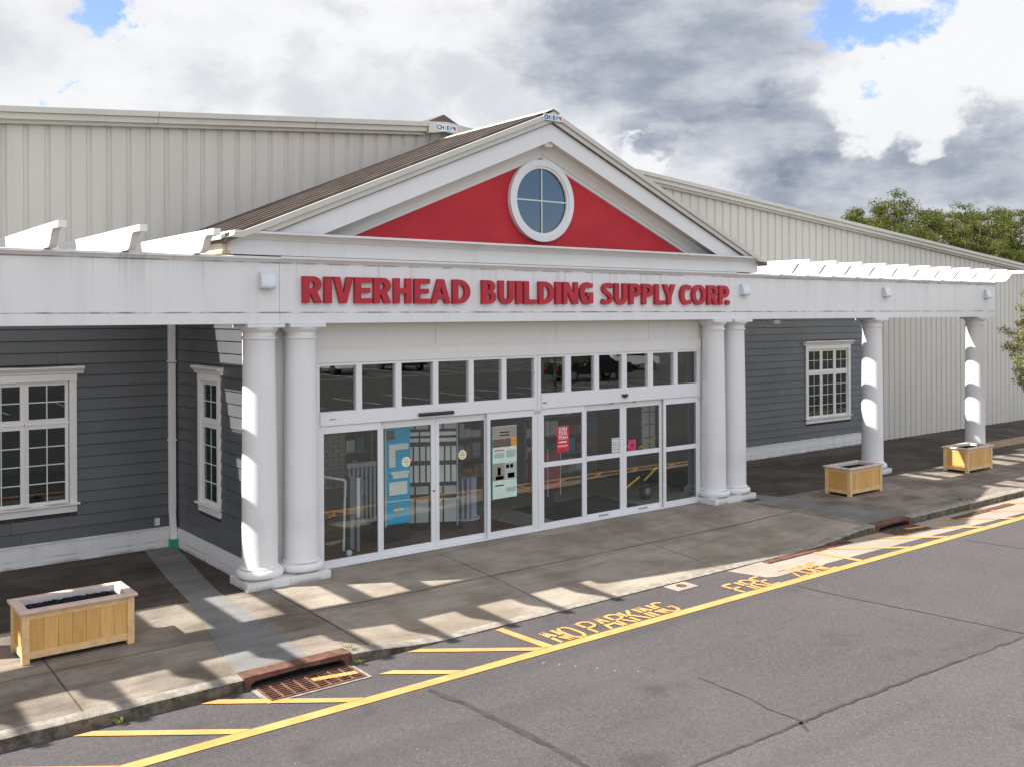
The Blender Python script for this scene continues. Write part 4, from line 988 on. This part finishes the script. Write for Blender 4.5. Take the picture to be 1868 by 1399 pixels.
def shelf_unit(x0, y, n, label, seed):
    r = random.Random(seed); t = thing('shop_shelf', label, 'shelf', (x0 + 1.2, y, 0), 'stock shelves deep in the shop')
    MB().box(x0, x0 + 2.4, y + .45, y + .5, .01, 2.0).build('back_panel', 'rackblack', t)
    for x in (x0, x0 + 2.36): MB().box(x, x + .04, y, y + .45, .01, 2.0).build('upright', 'railgrey', t)
    for k in range(4):
        z = .12 + .48 * k; MB().box(x0 + .04, x0 + 2.36, y, y + .45, z, z + .03).build('shelf_board', 'railgrey', t); x = x0 + .08
        while x < x0 + 2.15:
            w_ = r.uniform(.12, .3); hh = r.uniform(.16, .38); MB().box(x, x + w_, y + .06, y + .36, z + .03, z + .03 + hh).build('product_box', r.choice(['sample', 'sample2', 'porange', 'pred', 'blue', 'psepia', 'pgreen', 'drum']), t); x += w_ + r.uniform(.01, .08)
shelf_unit(-3.2, 5.2, 4, 'stocked shelf unit deep in the shop behind the railing display', 1)
shelf_unit(.4, 5.6, 4, 'stocked shelf unit deep in the shop behind the tall poster', 2)
shelf_unit(3.1, 4.6, 4, 'stocked shelf unit deep in the shop behind the yellow barred cart', 3)
t = thing('window_display', 'pale window sample with black grid standing inside the far right door', 'display', (5.05, 2.3, 0))
MB().box(4.85, 5.25, 2.3, 2.36, .9, 2.15).build('frame', 'sample', t); MB().box(4.95, 5.15, 2.36, 2.6, .01, .9).build('stand', 'blackplastic', t)
for z in (1.2, 1.5, 1.8): MB().box(4.88, 5.22, 2.294, 2.299, z, z + .018).build('grid_bar', 'blackplastic', t)
MB().box(5.04, 5.06, 2.293, 2.299, .93, 2.12).build('grid_bar', 'blackplastic', t)

# ------------------------------------------------------------------ cedar planters
def planter(x0, y0, label):
    X1, Y1, z = x0 + 1.30, y0 + .66, wz(x0 + .6, y0 + .3)
    t = thing('planter', label, 'planter', (x0 + .65, y0 + .33, z), 'cedar planter boxes along the walkway')
    H = .60
    for (x, y) in ((x0, y0), (X1 - .085, y0), (x0, Y1 - .085), (X1 - .085, Y1 - .085)): MB().box(x, x + .085, y, y + .085, z, z + H).build('leg', 'cedarrail', t, bevel=.004)
    m = MB(); n = 7; pw_ = (1.30 - .17) / n
    for i in range(n):
        a = x0 + .085 + pw_ * i
        m.box(a + .0012, a + pw_ - .0012, y0 + .02, y0 + .038, z + .06, z + .56); m.box(a + .0012, a + pw_ - .0012, Y1 - .038, Y1 - .02, z + .06, z + .56)
    n = 3; pw2 = (.66 - .17) / n
    for i in range(n):
        a = y0 + .085 + pw2 * i
        m.box(x0 + .02, x0 + .038, a + .0012, a + pw2 - .0012, z + .06, z + .56); m.box(X1 - .038, X1 - .02, a + .0012, a + pw2 - .0012, z + .06, z + .56)
    m.build('boards', 'cedar', t, bevel=.002)
    for (zz0, zz1, d) in ((.055, .135, .008), (.525, .60, .012)):
        m = MB(); a = .085
        m.box(x0 + a, X1 - a, y0 + d, y0 + .03, z + zz0, z + zz1); m.box(x0 + a, X1 - a, Y1 - .03, Y1 - d, z + zz0, z + zz1); m.box(x0 + d, x0 + .03, y0 + a, Y1 - a, z + zz0, z + zz1); m.box(X1 - .03, X1 - d, y0 + a, Y1 - a, z + zz0, z + zz1)
        m.build('rail', 'cedarrail', t, bevel=.002)
    m = MB(); o, w_ = .035, .12; zb, zt = z + .60, z + .637
    for a, c, e, g in ((x0 - o, X1 + o, y0 - o, y0 - o + w_), (x0 - o, X1 + o, Y1 + o - w_, Y1 + o), (x0 - o, x0 - o + w_, y0 - o + w_, Y1 + o - w_), (X1 + o - w_, X1 + o, y0 - o + w_, Y1 + o - w_)): m.box(a, c, e, g, zb, zt)
    m.build('cap', 'cedarcap', t, bevel=.008)
    m = MB(); i_ = .09
    m.box(x0 + i_ - .012, x0 + i_, y0 + i_, Y1 - i_, z + .3, z + .612); m.box(X1 - i_, X1 - i_ + .012, y0 + i_, Y1 - i_, z + .3, z + .612); m.box(x0 + i_ - .012, X1 - i_ + .012, y0 + i_ - .012, y0 + i_, z + .3, z + .612); m.box(x0 + i_ - .012, X1 - i_ + .012, Y1 - i_, Y1 - i_ + .012, z + .3, z + .612)
    m.build('liner', 'liner', t)
    m = MB(); nx, ny = 26, 11; vs = []
    for i in range(nx + 1):
        for j in range(ny + 1):
            u, v = i / nx, j / ny; hh = .555 + .045 * math.sin(u * math.pi) * math.sin(v * math.pi) + rnd.uniform(-.012, .012)
            vs.append((x0 + i_ + (1.3 - 2 * i_) * u, y0 + i_ + (.66 - 2 * i_) * v, z + hh))
    m.add(vs, [(i * (ny + 1) + j, (i + 1) * (ny + 1) + j, (i + 1) * (ny + 1) + j + 1, i * (ny + 1) + j + 1) for i in range(nx) for j in range(ny)])
    for k in range(420):
        u, v = rnd.random(), rnd.random(); cx, cy = x0 + .1 + 1.1 * u, y0 + .1 + .46 * v; hz = z + .565 + .045 * math.sin(u * math.pi) * math.sin(v * math.pi); a = rnd.uniform(0, 6.28); l = rnd.uniform(.008, .022); d = Vector((math.cos(a), math.sin(a), rnd.uniform(-.5, .5))) * l; e = Vector((-math.sin(a), math.cos(a), rnd.uniform(-.4, .4))) * l * .5; c = Vector((cx, cy, hz))
        m.add([tuple(c - d - e), tuple(c + d - e), tuple(c + d + e + Vector((0, 0, .006))), tuple(c - d + e)], [(0, 1, 2, 3)])
    m.build('soil', 'mulch', t)
planter(-9.27, -1.33, 'cedar planter box with dark soil standing left of the entrance columns')
planter(7.72, -1.35, 'cedar planter box in front of the nearer single column right of the doors')
planter(12.93, -1.38, 'cedar planter box farther right beside the last column, partly sunlit')

# ------------------------------------------------------------------ trees
def leaf_cloud(clumps, n, size, seed, flat_=.7, jit=1.0):
    r = random.Random(seed); m = MB()
    for (c, rad) in clumps:
        for k in range(int(n * rad * rad)):
            d = Vector((r.gauss(0, 1), r.gauss(0, 1), r.gauss(0, 1))).normalized() * rad * (r.random() ** .42)
            p = Vector(c) + Vector((d.x, d.y, d.z * flat_))
            u = Vector((r.gauss(0, 1), r.gauss(0, 1), r.gauss(0, 1))).normalized(); w = u.orthogonal().normalized(); w.rotate(Matrix.Rotation(r.uniform(0, 6.28), 3, u)); s = size * r.uniform(.6, 1.3)
            v2 = u.cross(w)
            m.add([tuple(p - w * s), tuple(p + v2 * s * .38), tuple(p + w * s), tuple(p - v2 * s * .38)], [(0, 1, 2, 3)])
    return m
def pine_mesh(h, seed):
    r = random.Random(seed); cl = []; br = MB()
    br.tube((0, 0, 0), (r.uniform(-.2, .2), 0, h * .55), .22, .15, 8); br.tube((0, 0, h * .55), (r.uniform(-.3, .3), r.uniform(-.3, .3), h * .97), .15, .03, 6)
    z = h * .30
    while z < h * .98:
        t = (z / h - .3) / .7; reach = h * .25 * (1 - t) ** .6 * r.uniform(.6, 1.15) + .3
        for k in range(r.randint(2, 4)):
            a = r.uniform(0, 6.28); e = reach * r.uniform(.55, 1.1); q = (e * math.cos(a), e * math.sin(a), z + e * .28)
            br.tube((0, 0, z), q, .05 * (1.2 - t), .015, 5)
            cl.append((q, r.uniform(.5, .95) * (1 - t * .3))); cl.append(((q[0] * .6, q[1] * .6, q[2] - .1), r.uniform(.4, .75) * (1 - t * .35)))
        z += h * .045 * r.uniform(.8, 1.3)
    cl.append(((0, 0, h * .97), .35)); cl.append(((.25, .1, h * .9), .5))
    cl2 = [((r.uniform(-1, 1) * h * .12, r.uniform(-1, 1) * h * .12, h * r.uniform(.3, .72)), r.uniform(.7, 1.15)) for _ in range(26)]
    return leaf_cloud([(c, q * 1.12) for c, q in cl] + cl2, 250, .088, seed + 1, .62), br
variants = []
PT = [(56.9, 30.2, 12.0, 0), (58.9, 31, 12.9, 1), (60.6, 29.5, 13.4, 3), (63.2, 30.5, 14.3, 2), (65.6, 33, 13.2, 0), (67.2, 29.8, 13.2, 1), (69.8, 34, 13.4, 3), (70.8, 29.6, 12.9, 2), (74.2, 31, 13.2, 0), (76.2, 33.5, 13.6, 1), (78.4, 30, 14.2, 3), (81.4, 34, 14.8, 2), (82.6, 29.2, 13.8, 0), (86.5, 32.5, 14.6, 1), (90.5, 30, 14.2, 3), (72.0, 26, 10.5, 1), (80.0, 25.5, 10.6, 0), (66.0, 26.5, 10.2, 3), (84.6, 25.6, 10.4, 2), (76.4, 25.2, 9.4, 3), (61.5, 27, 10.8, 2), (88.5, 26.5, 11.0, 0)]
PT += [(58.0, 28.8, 11.2, 2), (62.0, 31.5, 13.0, 0), (64.4, 28.0, 12.4, 1), (68.4, 31.5, 13.0, 2), (75.2, 29.4, 12.6, 1), (77.2, 31.5, 13.4, 2), (84.4, 31.0, 14.0, 1), (80.2, 32, 13.9, 3), (88.4, 30.2, 14.0, 3), (62.5, 25.5, 8.6, 1), (64.8, 25.0, 8.8, 0), (69.5, 25.2, 8.9, 2), (74.0, 25.8, 9.4, 0), (78.6, 25.2, 9.6, 1), (82.4, 26.0, 10.2, 3), (86.4, 26.2, 10.4, 1), (73.4, 29.6, 11.9, 3), (79.0, 28.6, 12.0, 2), (67.6, 27.4, 11.2, 0)]
# (x, y, height, variant)
PL = 'dark green pine standing in the row beyond the right roof slope'
for i, (x, y, h, v) in enumerate(PT):
    if i == 0:
        for s_ in range(4): variants.append(tuple(q.build(nm, mt).data for q, nm, mt in zip(pine_mesh(13., 40 + s_ * 9), ('crown', 'trunk'), ('pine', 'bark'))))
        for o in [o for o in col.objects if o.name.split('.')[0] in ('crown', 'trunk') and o.parent is None]: bpy.data.objects.remove(o)
    t = thing('pine_tree', PL, 'tree', (x, y, -.33), 'pines beyond the right roof slope')
    for me, nm in zip(variants[v], ('crown', 'trunk')):
        o = bpy.data.objects.new(nm, me); col.objects.link(o); o.parent = t
    k = (h + .33) / 13.; t.scale = (k, k, k); t.rotation_euler[2] = rnd.uniform(0, 6.28)
tag([o for o in col.objects if o.name == 'pine_tree'][0], 'small lone pine top farthest left along the right roof slope', 'tree', 'pines beyond the right roof slope')
for i, (x, y, h) in enumerate(((77.5, 23.5, 8.6), (80.4, 23.2, 7.9), (71.2, 23.6, 8.3))):
    t = thing('yellow_shrub', 'bright yellow leafy bush low in front of the pines', 'shrub', (x, y, -.33), 'yellow bushes in front of the pines')
    r = random.Random(i + 3); cl = [((r.uniform(-.9, .9), r.uniform(-.8, .8), h - r.uniform(.3, 1.6)), r.uniform(.35, .6)) for _ in range(11)]
    m = leaf_cloud(cl, 42, .12, i, .6); m.T = None; m.v = [(p[0] + x, p[1] + y, p[2] - .33) for p in m.v]; m.build('crown', 'shrub', t)
    MB().tube((x, y, -.33), (x, y, h - 1.0), .12, .05).build('trunk', 'bark', t)
# young tree at the right edge of the picture
t = thing('young_tree', 'young tree with sparse yellow green leaves at the right edge of the picture', 'tree', (16.85, -1.55, -.05))
br = MB(); r = random.Random(5); B0 = Vector((16.85, -1.55, -.05)); cl = []
br.tube(B0, B0 + Vector((.03, 0, 1.7)), .06, .05); br.tube(B0 + Vector((.03, 0, 1.7)), B0 + Vector((0, .05, 4.6)), .05, .012)
for k in range(60):
    z = 1.75 + 2.85 * (k / 60); a = k * 2.4 + r.uniform(-.4, .4); ln = (1.2 - .2 * abs(z - 2.8)) * r.uniform(.45, 1.08) if z < 3.6 else .75 * r.uniform(.5, 1) * (5.0 - z)
    p0 = B0 + Vector((.01, 0, z)); p1 = p0 + Vector((math.cos(a) * ln, math.sin(a) * ln, ln * .35 + r.uniform(-.1, .12))); pm = (p0 + p1) / 2 + Vector((0, 0, .06))
    br.tube(p0, pm, .014, .010, 5); br.tube(pm, p1, .010, .004, 5)
    for q in (.45, .7, .88, 1.0, 1.08):
        if r.random() < .9: cl.append((tuple(p0 + (p1 - p0) * q + Vector((r.uniform(-.08, .08), r.uniform(-.08, .08), r.uniform(-.06, .08)))), r.uniform(.13, .24)))
br.build('trunk', 'bark', t); m = leaf_cloud(cl, 1250, .042, 11, .8); m.build('crown', 'young', t)
flat([(16.6, .4), (40, .4), (40, 1.2), (19, 1.2)], .012, 'mulch_bed', 'bed')
MBd = MB(); MBd.box(17.3, 18.9, -.7, .6, -.02, .012)
# ------------------------------------------------------------------ parking lot behind the viewpoint, seen mirrored in the glass
m = MB()
for yy in (-44, -54):
    for k in range(-2, 24): x = 3 * k; m.add([(x, yy, RZ + .007), (x + .14, yy, RZ + .007), (x + .14, yy - 10, RZ + .007), (x, yy - 10, RZ + .007)][:4], [(0, 1, 2, 3)])
    m.add([(-6, yy - .07, RZ + .008), (70, yy - .07, RZ + .008), (70, yy + .07, RZ + .008), (-6, yy + .07, RZ + .008)], [(0, 1, 2, 3)])
for k in range(-8, 24): x = 3 * k; m.add([(x, -26, RZ + .007), (x + .12, -26, RZ + .007), (x + .12, -31, RZ + .007), (x, -31, RZ + .007)], [(0, 1, 2, 3)])
struct(m.build('parking_lines', 'stripewhite'))
def vehicle(name, label, x, y, rot, prof, glassprof, paint, wb, w=1.9, wr=.38):
    t = bpy.data.objects.new(name, None); col.objects.link(t); tag(t, label, 'vehicle'); LOC[t.name] = Vector()
    b_ = MB(); b_.prism(prof, 'y', -w / 2, w / 2); b_.build('body', paint, t, bevel=.07)
    for gp in glassprof: g = MB(); g.prism(gp, 'y', -w / 2 - .012, w / 2 + .012); g.build('window', 'carglass', t)
    for xx in wb:
        for s_ in (-1, 1):
            wl = MB(); wl.lathe([(.12, -.12), (wr - .04, -.13), (wr, -.09), (wr, .09), (wr - .04, .13), (.12, .12)], (xx, s_ * (w / 2 - .08), wr), 28, 'y'); q = wl.build('wheel', 'tyre', t, smooth=True)
            wl = MB(); wl.lathe([(.001, -.135), (wr * .6, -.125), (wr * .62, 0), (wr * .6, .125), (.001, .135)], (xx, s_ * (w / 2 - .08), wr), 20, 'y'); wl.build('rim', 'chrome', q)
    h = MB(); h.box(prof[0][0] - .01, prof[0][0] + .1, -w / 2 + .1, -w / 2 + .4, .75, .95); h.box(prof[0][0] - .01, prof[0][0] + .1, w / 2 - .4, w / 2 - .1, .75, .95); h.build('tail_light', 'taillight', t)
    t.location = (x, y, RZ); t.rotation_euler[2] = rot
    return t
truck = [(-2.9, .45), (-2.9, 1.25), (-.9, 1.27), (-.75, 1.85), (.75, 1.88), (1.45, 1.3), (2.75, 1.15), (2.85, .5)]
tg = [[(-.68, 1.3), (-.6, 1.76), (.15, 1.79), (.15, 1.3)], [(.22, 1.3), (.22, 1.79), (.68, 1.78), (1.2, 1.3)]]
suv = [(-2.3, .4), (-2.35, 1.1), (-2.1, 1.75), (.6, 1.78), (1.25, 1.15), (2.25, 1.0), (2.35, .45)]
sg_ = [[(-1.95, 1.15), (-1.85, 1.66), (-.75, 1.68), (-.75, 1.15)], [(-.68, 1.15), (-.68, 1.68), (.5, 1.68), (1.0, 1.15)]]
vehicle('pickup_truck', 'black pickup truck parked in the lot, mirrored in the transom panes', 31.0, -32.0, R(8), truck, tg, 'carblack', (-1.85, 1.9))
vehicle('parked_car', 'white car parked in the lot behind the black pickup truck', 41.5, -39, R(5), suv, sg_, 'carwhite', (-1.4, 1.45))
vehicle('parked_car', 'dark car with red tail lamps parked at the far end of the lot', 49.5, -36, R(170), suv, sg_, 'carblack', (-1.4, 1.45))
vehicle('parked_car', 'white car with its tail to the shop, nose to nose with the wood', 22.2, -50, R(92), suv, sg_, 'carwhite', (-1.4, 1.45))
vehicle('parked_car', 'dark car parked two bays beside the white car far out in the lot', 28.3, -51, R(88), suv, sg_, 'carblack', (-1.4, 1.45))
tp = thing('lot_tree', 'small leafy tree on the parking lot edge, mirrored in the transom panes', 'tree', (17.9, -20, -.1)); r = random.Random(21)
cl = [((17.9 + r.uniform(-2, 2), -20 + r.uniform(-1.5, 1.5), 2.9 + r.uniform(-1.1, 1.6)), r.uniform(.35, .6)) for _ in range(30)]
leaf_cloud(cl, 150, .09, 5, .8).build('crown', 'young', tp); MB().tube((17.9, -20, -.1), (17.9, -20, 4.2), .09, .04).build('trunk', 'bark', tp)
lp = thing('lamp_post', 'tall parking lot lamp post beyond the pickup truck', 'lamp post', (44, -31, RZ)); MB().tube((44, -31, RZ), (44, -31, 8), .11, .07, 10).build('pole', 'greyplastic', lp); MB().box(43.1, 44.9, -31.2, -30.8, 8, 8.15).build('lamp_head', 'greyplastic', lp)
for i in range(16):
    x = -60 + 9.2 * i + rnd.uniform(-2, 2); y = -74 + rnd.uniform(-4, 4); h = rnd.uniform(8, 12)
    t = thing('lot_pine', 'pine of the wood on the far side of the parking lot', 'tree', (x, y, -.33), 'pines across the parking lot')
    for me, nm in zip(variants[i % 4], ('crown', 'trunk')):
        o = bpy.data.objects.new(nm, me); col.objects.link(o); o.parent = t
    k = h / 13.; t.scale = (k * 1.5, k * 1.5, k); t.rotation_euler[2] = rnd.uniform(0, 6.28)

# ------------------------------------------------------------------ sky, sun, camera
SD = Vector((.95, -.475, -1.0)).normalized()
sun = bpy.data.lights.new('sun', 'SUN'); sun.energy = 5.0; sun.angle = R(.53); sun.color = (1, .945, .87)
so = bpy.data.objects.new('sun', sun); col.objects.link(so); so.rotation_euler = SD.to_track_quat('-Z', 'Y').to_euler(); so.location = (-20, 10, 22)
w = bpy.data.worlds.new('World'); sc.world = w; w.use_nodes = True; nt = w.node_tree; nt.nodes.clear()
out = nt.nodes.new('ShaderNodeOutputWorld'); bg = nt.nodes.new('ShaderNodeBackground'); bg.inputs['Strength'].default_value = .12
sky = nt.nodes.new('ShaderNodeTexSky'); sky.sky_type = 'NISHITA'; sky.sun_disc = False; sky.sun_elevation = math.asin(-SD.z); sky.sun_rotation = math.atan2(-SD.x, -SD.y) % (2 * math.pi); sky.air_density = 1.0; sky.dust_density = .4; sky.ozone_density = 1.6
tc = nt.nodes.new('ShaderNodeTexCoord'); DIR = tc.outputs['Generated']
def wmap(scale):
    mp = N(nt, 'ShaderNodeMapping'); mp.inputs['Scale'].default_value = scale; L(nt, DIR, mp.inputs['Vector']); return mp.outputs['Vector']
nz = N(nt, 'ShaderNodeTexNoise', Scale=8., Detail=9., Roughness=.62); L(nt, wmap((1, 1, 1.5)), nz.inputs['Vector'])
wob = N(nt, 'ShaderNodeVectorMath'); wob.operation = 'SUBTRACT'; L(nt, nz.outputs['Color'], wob.inputs[0]); wob.inputs[1].default_value = (.5, .5, .5)
wsc = N(nt, 'ShaderNodeVectorMath'); wsc.operation = 'SCALE'; L(nt, wob.outputs[0], wsc.inputs[0]); wsc.inputs['Scale'].default_value = .17
wad = N(nt, 'ShaderNodeVectorMath'); wad.operation = 'ADD'; L(nt, DIR, wad.inputs[0]); L(nt, wsc.outputs[0], wad.inputs[1])
def blobs(lst, k0, k1, zs):
    """broad falloff field round directions of the sky: 1 at the core, 0 at k1 radii"""
    acc = None
    for (c, r_) in lst:
        mp = N(nt, 'ShaderNodeVectorMath'); mp.operation = 'SUBTRACT'; L(nt, wad.outputs[0], mp.inputs[0]); mp.inputs[1].default_value = c
        ms = N(nt, 'ShaderNodeVectorMath'); ms.operation = 'MULTIPLY'; L(nt, mp.outputs[0], ms.inputs[0]); ms.inputs[1].default_value = (1, 1, zs)
        ln = N(nt, 'ShaderNodeVectorMath'); ln.operation = 'LENGTH'; L(nt, ms.outputs[0], ln.inputs[0])
        f = ramp(nt, ln.outputs['Value'], r_ * k0, r_ * k1, 1, 0)
        acc = f if acc is None else mth(nt, 'MAXIMUM', acc, f)
    return acc
def wnoise(scale, detail, rough, zs):
    n = N(nt, 'ShaderNodeTexNoise', Scale=scale, Detail=detail, Roughness=rough); L(nt, wmap((1, 1, zs)), n.inputs['Vector']); return mth(nt, 'SUBTRACT', n.outputs['Fac'], .5)
GAP = [((.60, -.79, .15), .16), ((.72, -.68, .12), .10), ((.2624, .9209, .2975), .026), ((.276, .9176, .2890), .012), ((.2389, .9509, .186), .014), ((.2124, .9577, .184), .012), ((.5261, .8065, .2697), .006), ((.8043, .5282, .2721), .030), ((.8236, .5065, .2551), .027), ((.8166, .5248, .2401), .020), ((.8373, .479, .2637), .024), ((.8399, .4672, .2763), .026)]
DARK = [((.7109, .655, .2562), .0956), ((.7422, .613, .2707), .0956), ((.67, .6892, .2757), .0843), ((.7773, .5952, .2035), .0618), ((.7403, .639, .209), .0731), ((.7989, .5795, .161), .0618), ((.8229, .5409, .1738), .0506), ((.773, .6117, .1682), .0618), ((.8499, .5118, .1256), .0731), ((.8184, .5624, .1181), .0618), ((.8856, .4456, .1312), .0675), ((.6384, .7182, .2769), .0731), ((.7043, .6861, .1825), .045)]
GREY = [((.15, .97, .25), .06), ((.42, .87, .22), .06), ((.5034, .8368, .2155), .0618), ((.5472, .8043, .2319), .05), ((.633, .7544, .1738), .05), ((.4564, .8396, .2945), .04), ((.60, .76, .22), .06), ((.36, .92, .21), .05)]
BRIGHT = [((.8417, .4953, .2149), .050), ((.8579, .4616, .2258), .065), ((.8589, .4782, .1836), .045), ((.8860, .4100, .2300), .07), ((.7004, .6977, .1507), .03)]
SHELF = [((.7500, .6310, .1950), .050), ((.8150, .5560, .1500), .045), ((.7800, .6000, .2280), .040)]
na = wnoise(13., 9., .62, 1.5); nb = wnoise(5.5, 7., .55, 2.4); nc = wnoise(24., 8., .6, 1.6)
# a blue opening shows where the gap field wins over billowing noise
gap = ramp(nt, mth(nt, 'ADD', blobs(GAP, .2, 1.8, 1.0), mth(nt, 'MULTIPLY', na, 1.0)), .36, .86)
dkf = mth(nt, 'ADD', mth(nt, 'ADD', blobs(DARK, .0, 2.3, 1.6), mth(nt, 'MULTIPLY', nb, 1.2)), mth(nt, 'MULTIPLY', na, .55))
nd = wnoise(9., 6., .55, 3.4)
dk = mth(nt, 'MULTIPLY', ramp(nt, dkf, .05, 1.0), ramp(nt, mth(nt, 'ADD', nd, mth(nt, 'MULTIPLY', nc, .3)), -.18, .14, .66, 1.08))
brt = ramp(nt, mth(nt, 'ADD', blobs(BRIGHT, .1, 1.7, 1.15), mth(nt, 'MULTIPLY', na, .9)), .25, .62)
shf = ramp(nt, mth(nt, 'ADD', blobs(SHELF, .0, 1.7, 3.0), mth(nt, 'MULTIPLY', na, 1.2)), .1, .95)
gry = ramp(nt, mth(nt, 'ADD', mth(nt, 'ADD', blobs(GREY, .0, 1.9, 1.6), mth(nt, 'MULTIPLY', nb, 1.5)), mth(nt, 'MULTIPLY', na, .6)), .1, 1.1, 0, .34)
gen = ramp(nt, mth(nt, 'ADD', nb, mth(nt, 'MULTIPLY', na, .5)), -.10, .26, 0, .27)
dark = mth(nt, 'MAXIMUM', mth(nt, 'MAXIMUM', mth(nt, 'MULTIPLY', dk, .80), gry), gen)
dark = mth(nt, 'MINIMUM', mth(nt, 'ADD', dark, mth(nt, 'MULTIPLY', shf, .15)), 1.0)
dark = mth(nt, 'MULTIPLY', dark, mth(nt, 'SUBTRACT', 1.0, mth(nt, 'MULTIPLY', brt, .93)))
cl = mix(nt, dark, (3.3, 3.33, 3.4), (.84, .99, 1.34))
# clouds behind the camera are brightened, an added fill for the facade
sepw = N(nt, 'ShaderNodeSeparateXYZ'); L(nt, DIR, sepw.inputs[0])
front = ramp(nt, sepw.outputs['Y'], .15, -.55, 1.0, 1.55)
cl = mix(nt, 1.0, cl, front, 'MULTIPLY')
skyc = mix(nt, 1.0, sky.outputs['Color'], (.70, .70, .86), 'MULTIPLY')
back = mth(nt, 'MULTIPLY', ramp(nt, wnoise(2.6, 6., .55, 1.4), .03, .14), ramp(nt, sepw.outputs['Y'], .05, -.3))
final = mix(nt, mth(nt, 'SUBTRACT', 1.0, mth(nt, 'MAXIMUM', gap, back)), skyc, cl)
L(nt, final, bg.inputs['Color']); L(nt, bg.outputs[0], out.inputs['Surface'])
cam = bpy.data.cameras.new('camera'); co_ = bpy.data.objects.new('camera', cam); col.objects.link(co_)
cam.sensor_fit = 'HORIZONTAL'; cam.sensor_width = 36; cam.lens = 1779.195 / 1868 * 36; cam.shift_y = -123.125 / 1868; cam.clip_end = 3000; cam.clip_start = .1
yaw, pit, rol = R(37.83294), R(.05946), R(-.25089)
fw = Vector((math.sin(yaw) * math.cos(pit), math.cos(yaw) * math.cos(pit), -math.sin(pit))); rt_ = Vector((math.cos(yaw), -math.sin(yaw), 0)); upv = rt_.cross(fw)
r2 = rt_ * math.cos(rol) + upv * math.sin(rol); u2 = -rt_ * math.sin(rol) + upv * math.cos(rol)
mt = Matrix((r2, u2, -fw)).transposed().to_4x4(); mt.translation = Vector((-11.7594, -14.03805, 4.12112)); co_.matrix_world = mt
sc.camera = co_
sc.view_settings.view_transform = 'Standard'; sc.view_settings.look = 'None'; sc.view_settings.exposure = 1.25; sc.view_settings.gamma = 1; sc.view_settings.use_curve_mapping = False
sc.cycles.max_bounces = 8; sc.cycles.transparent_max_bounces = 16; sc.cycles.sample_clamp_indirect = 6
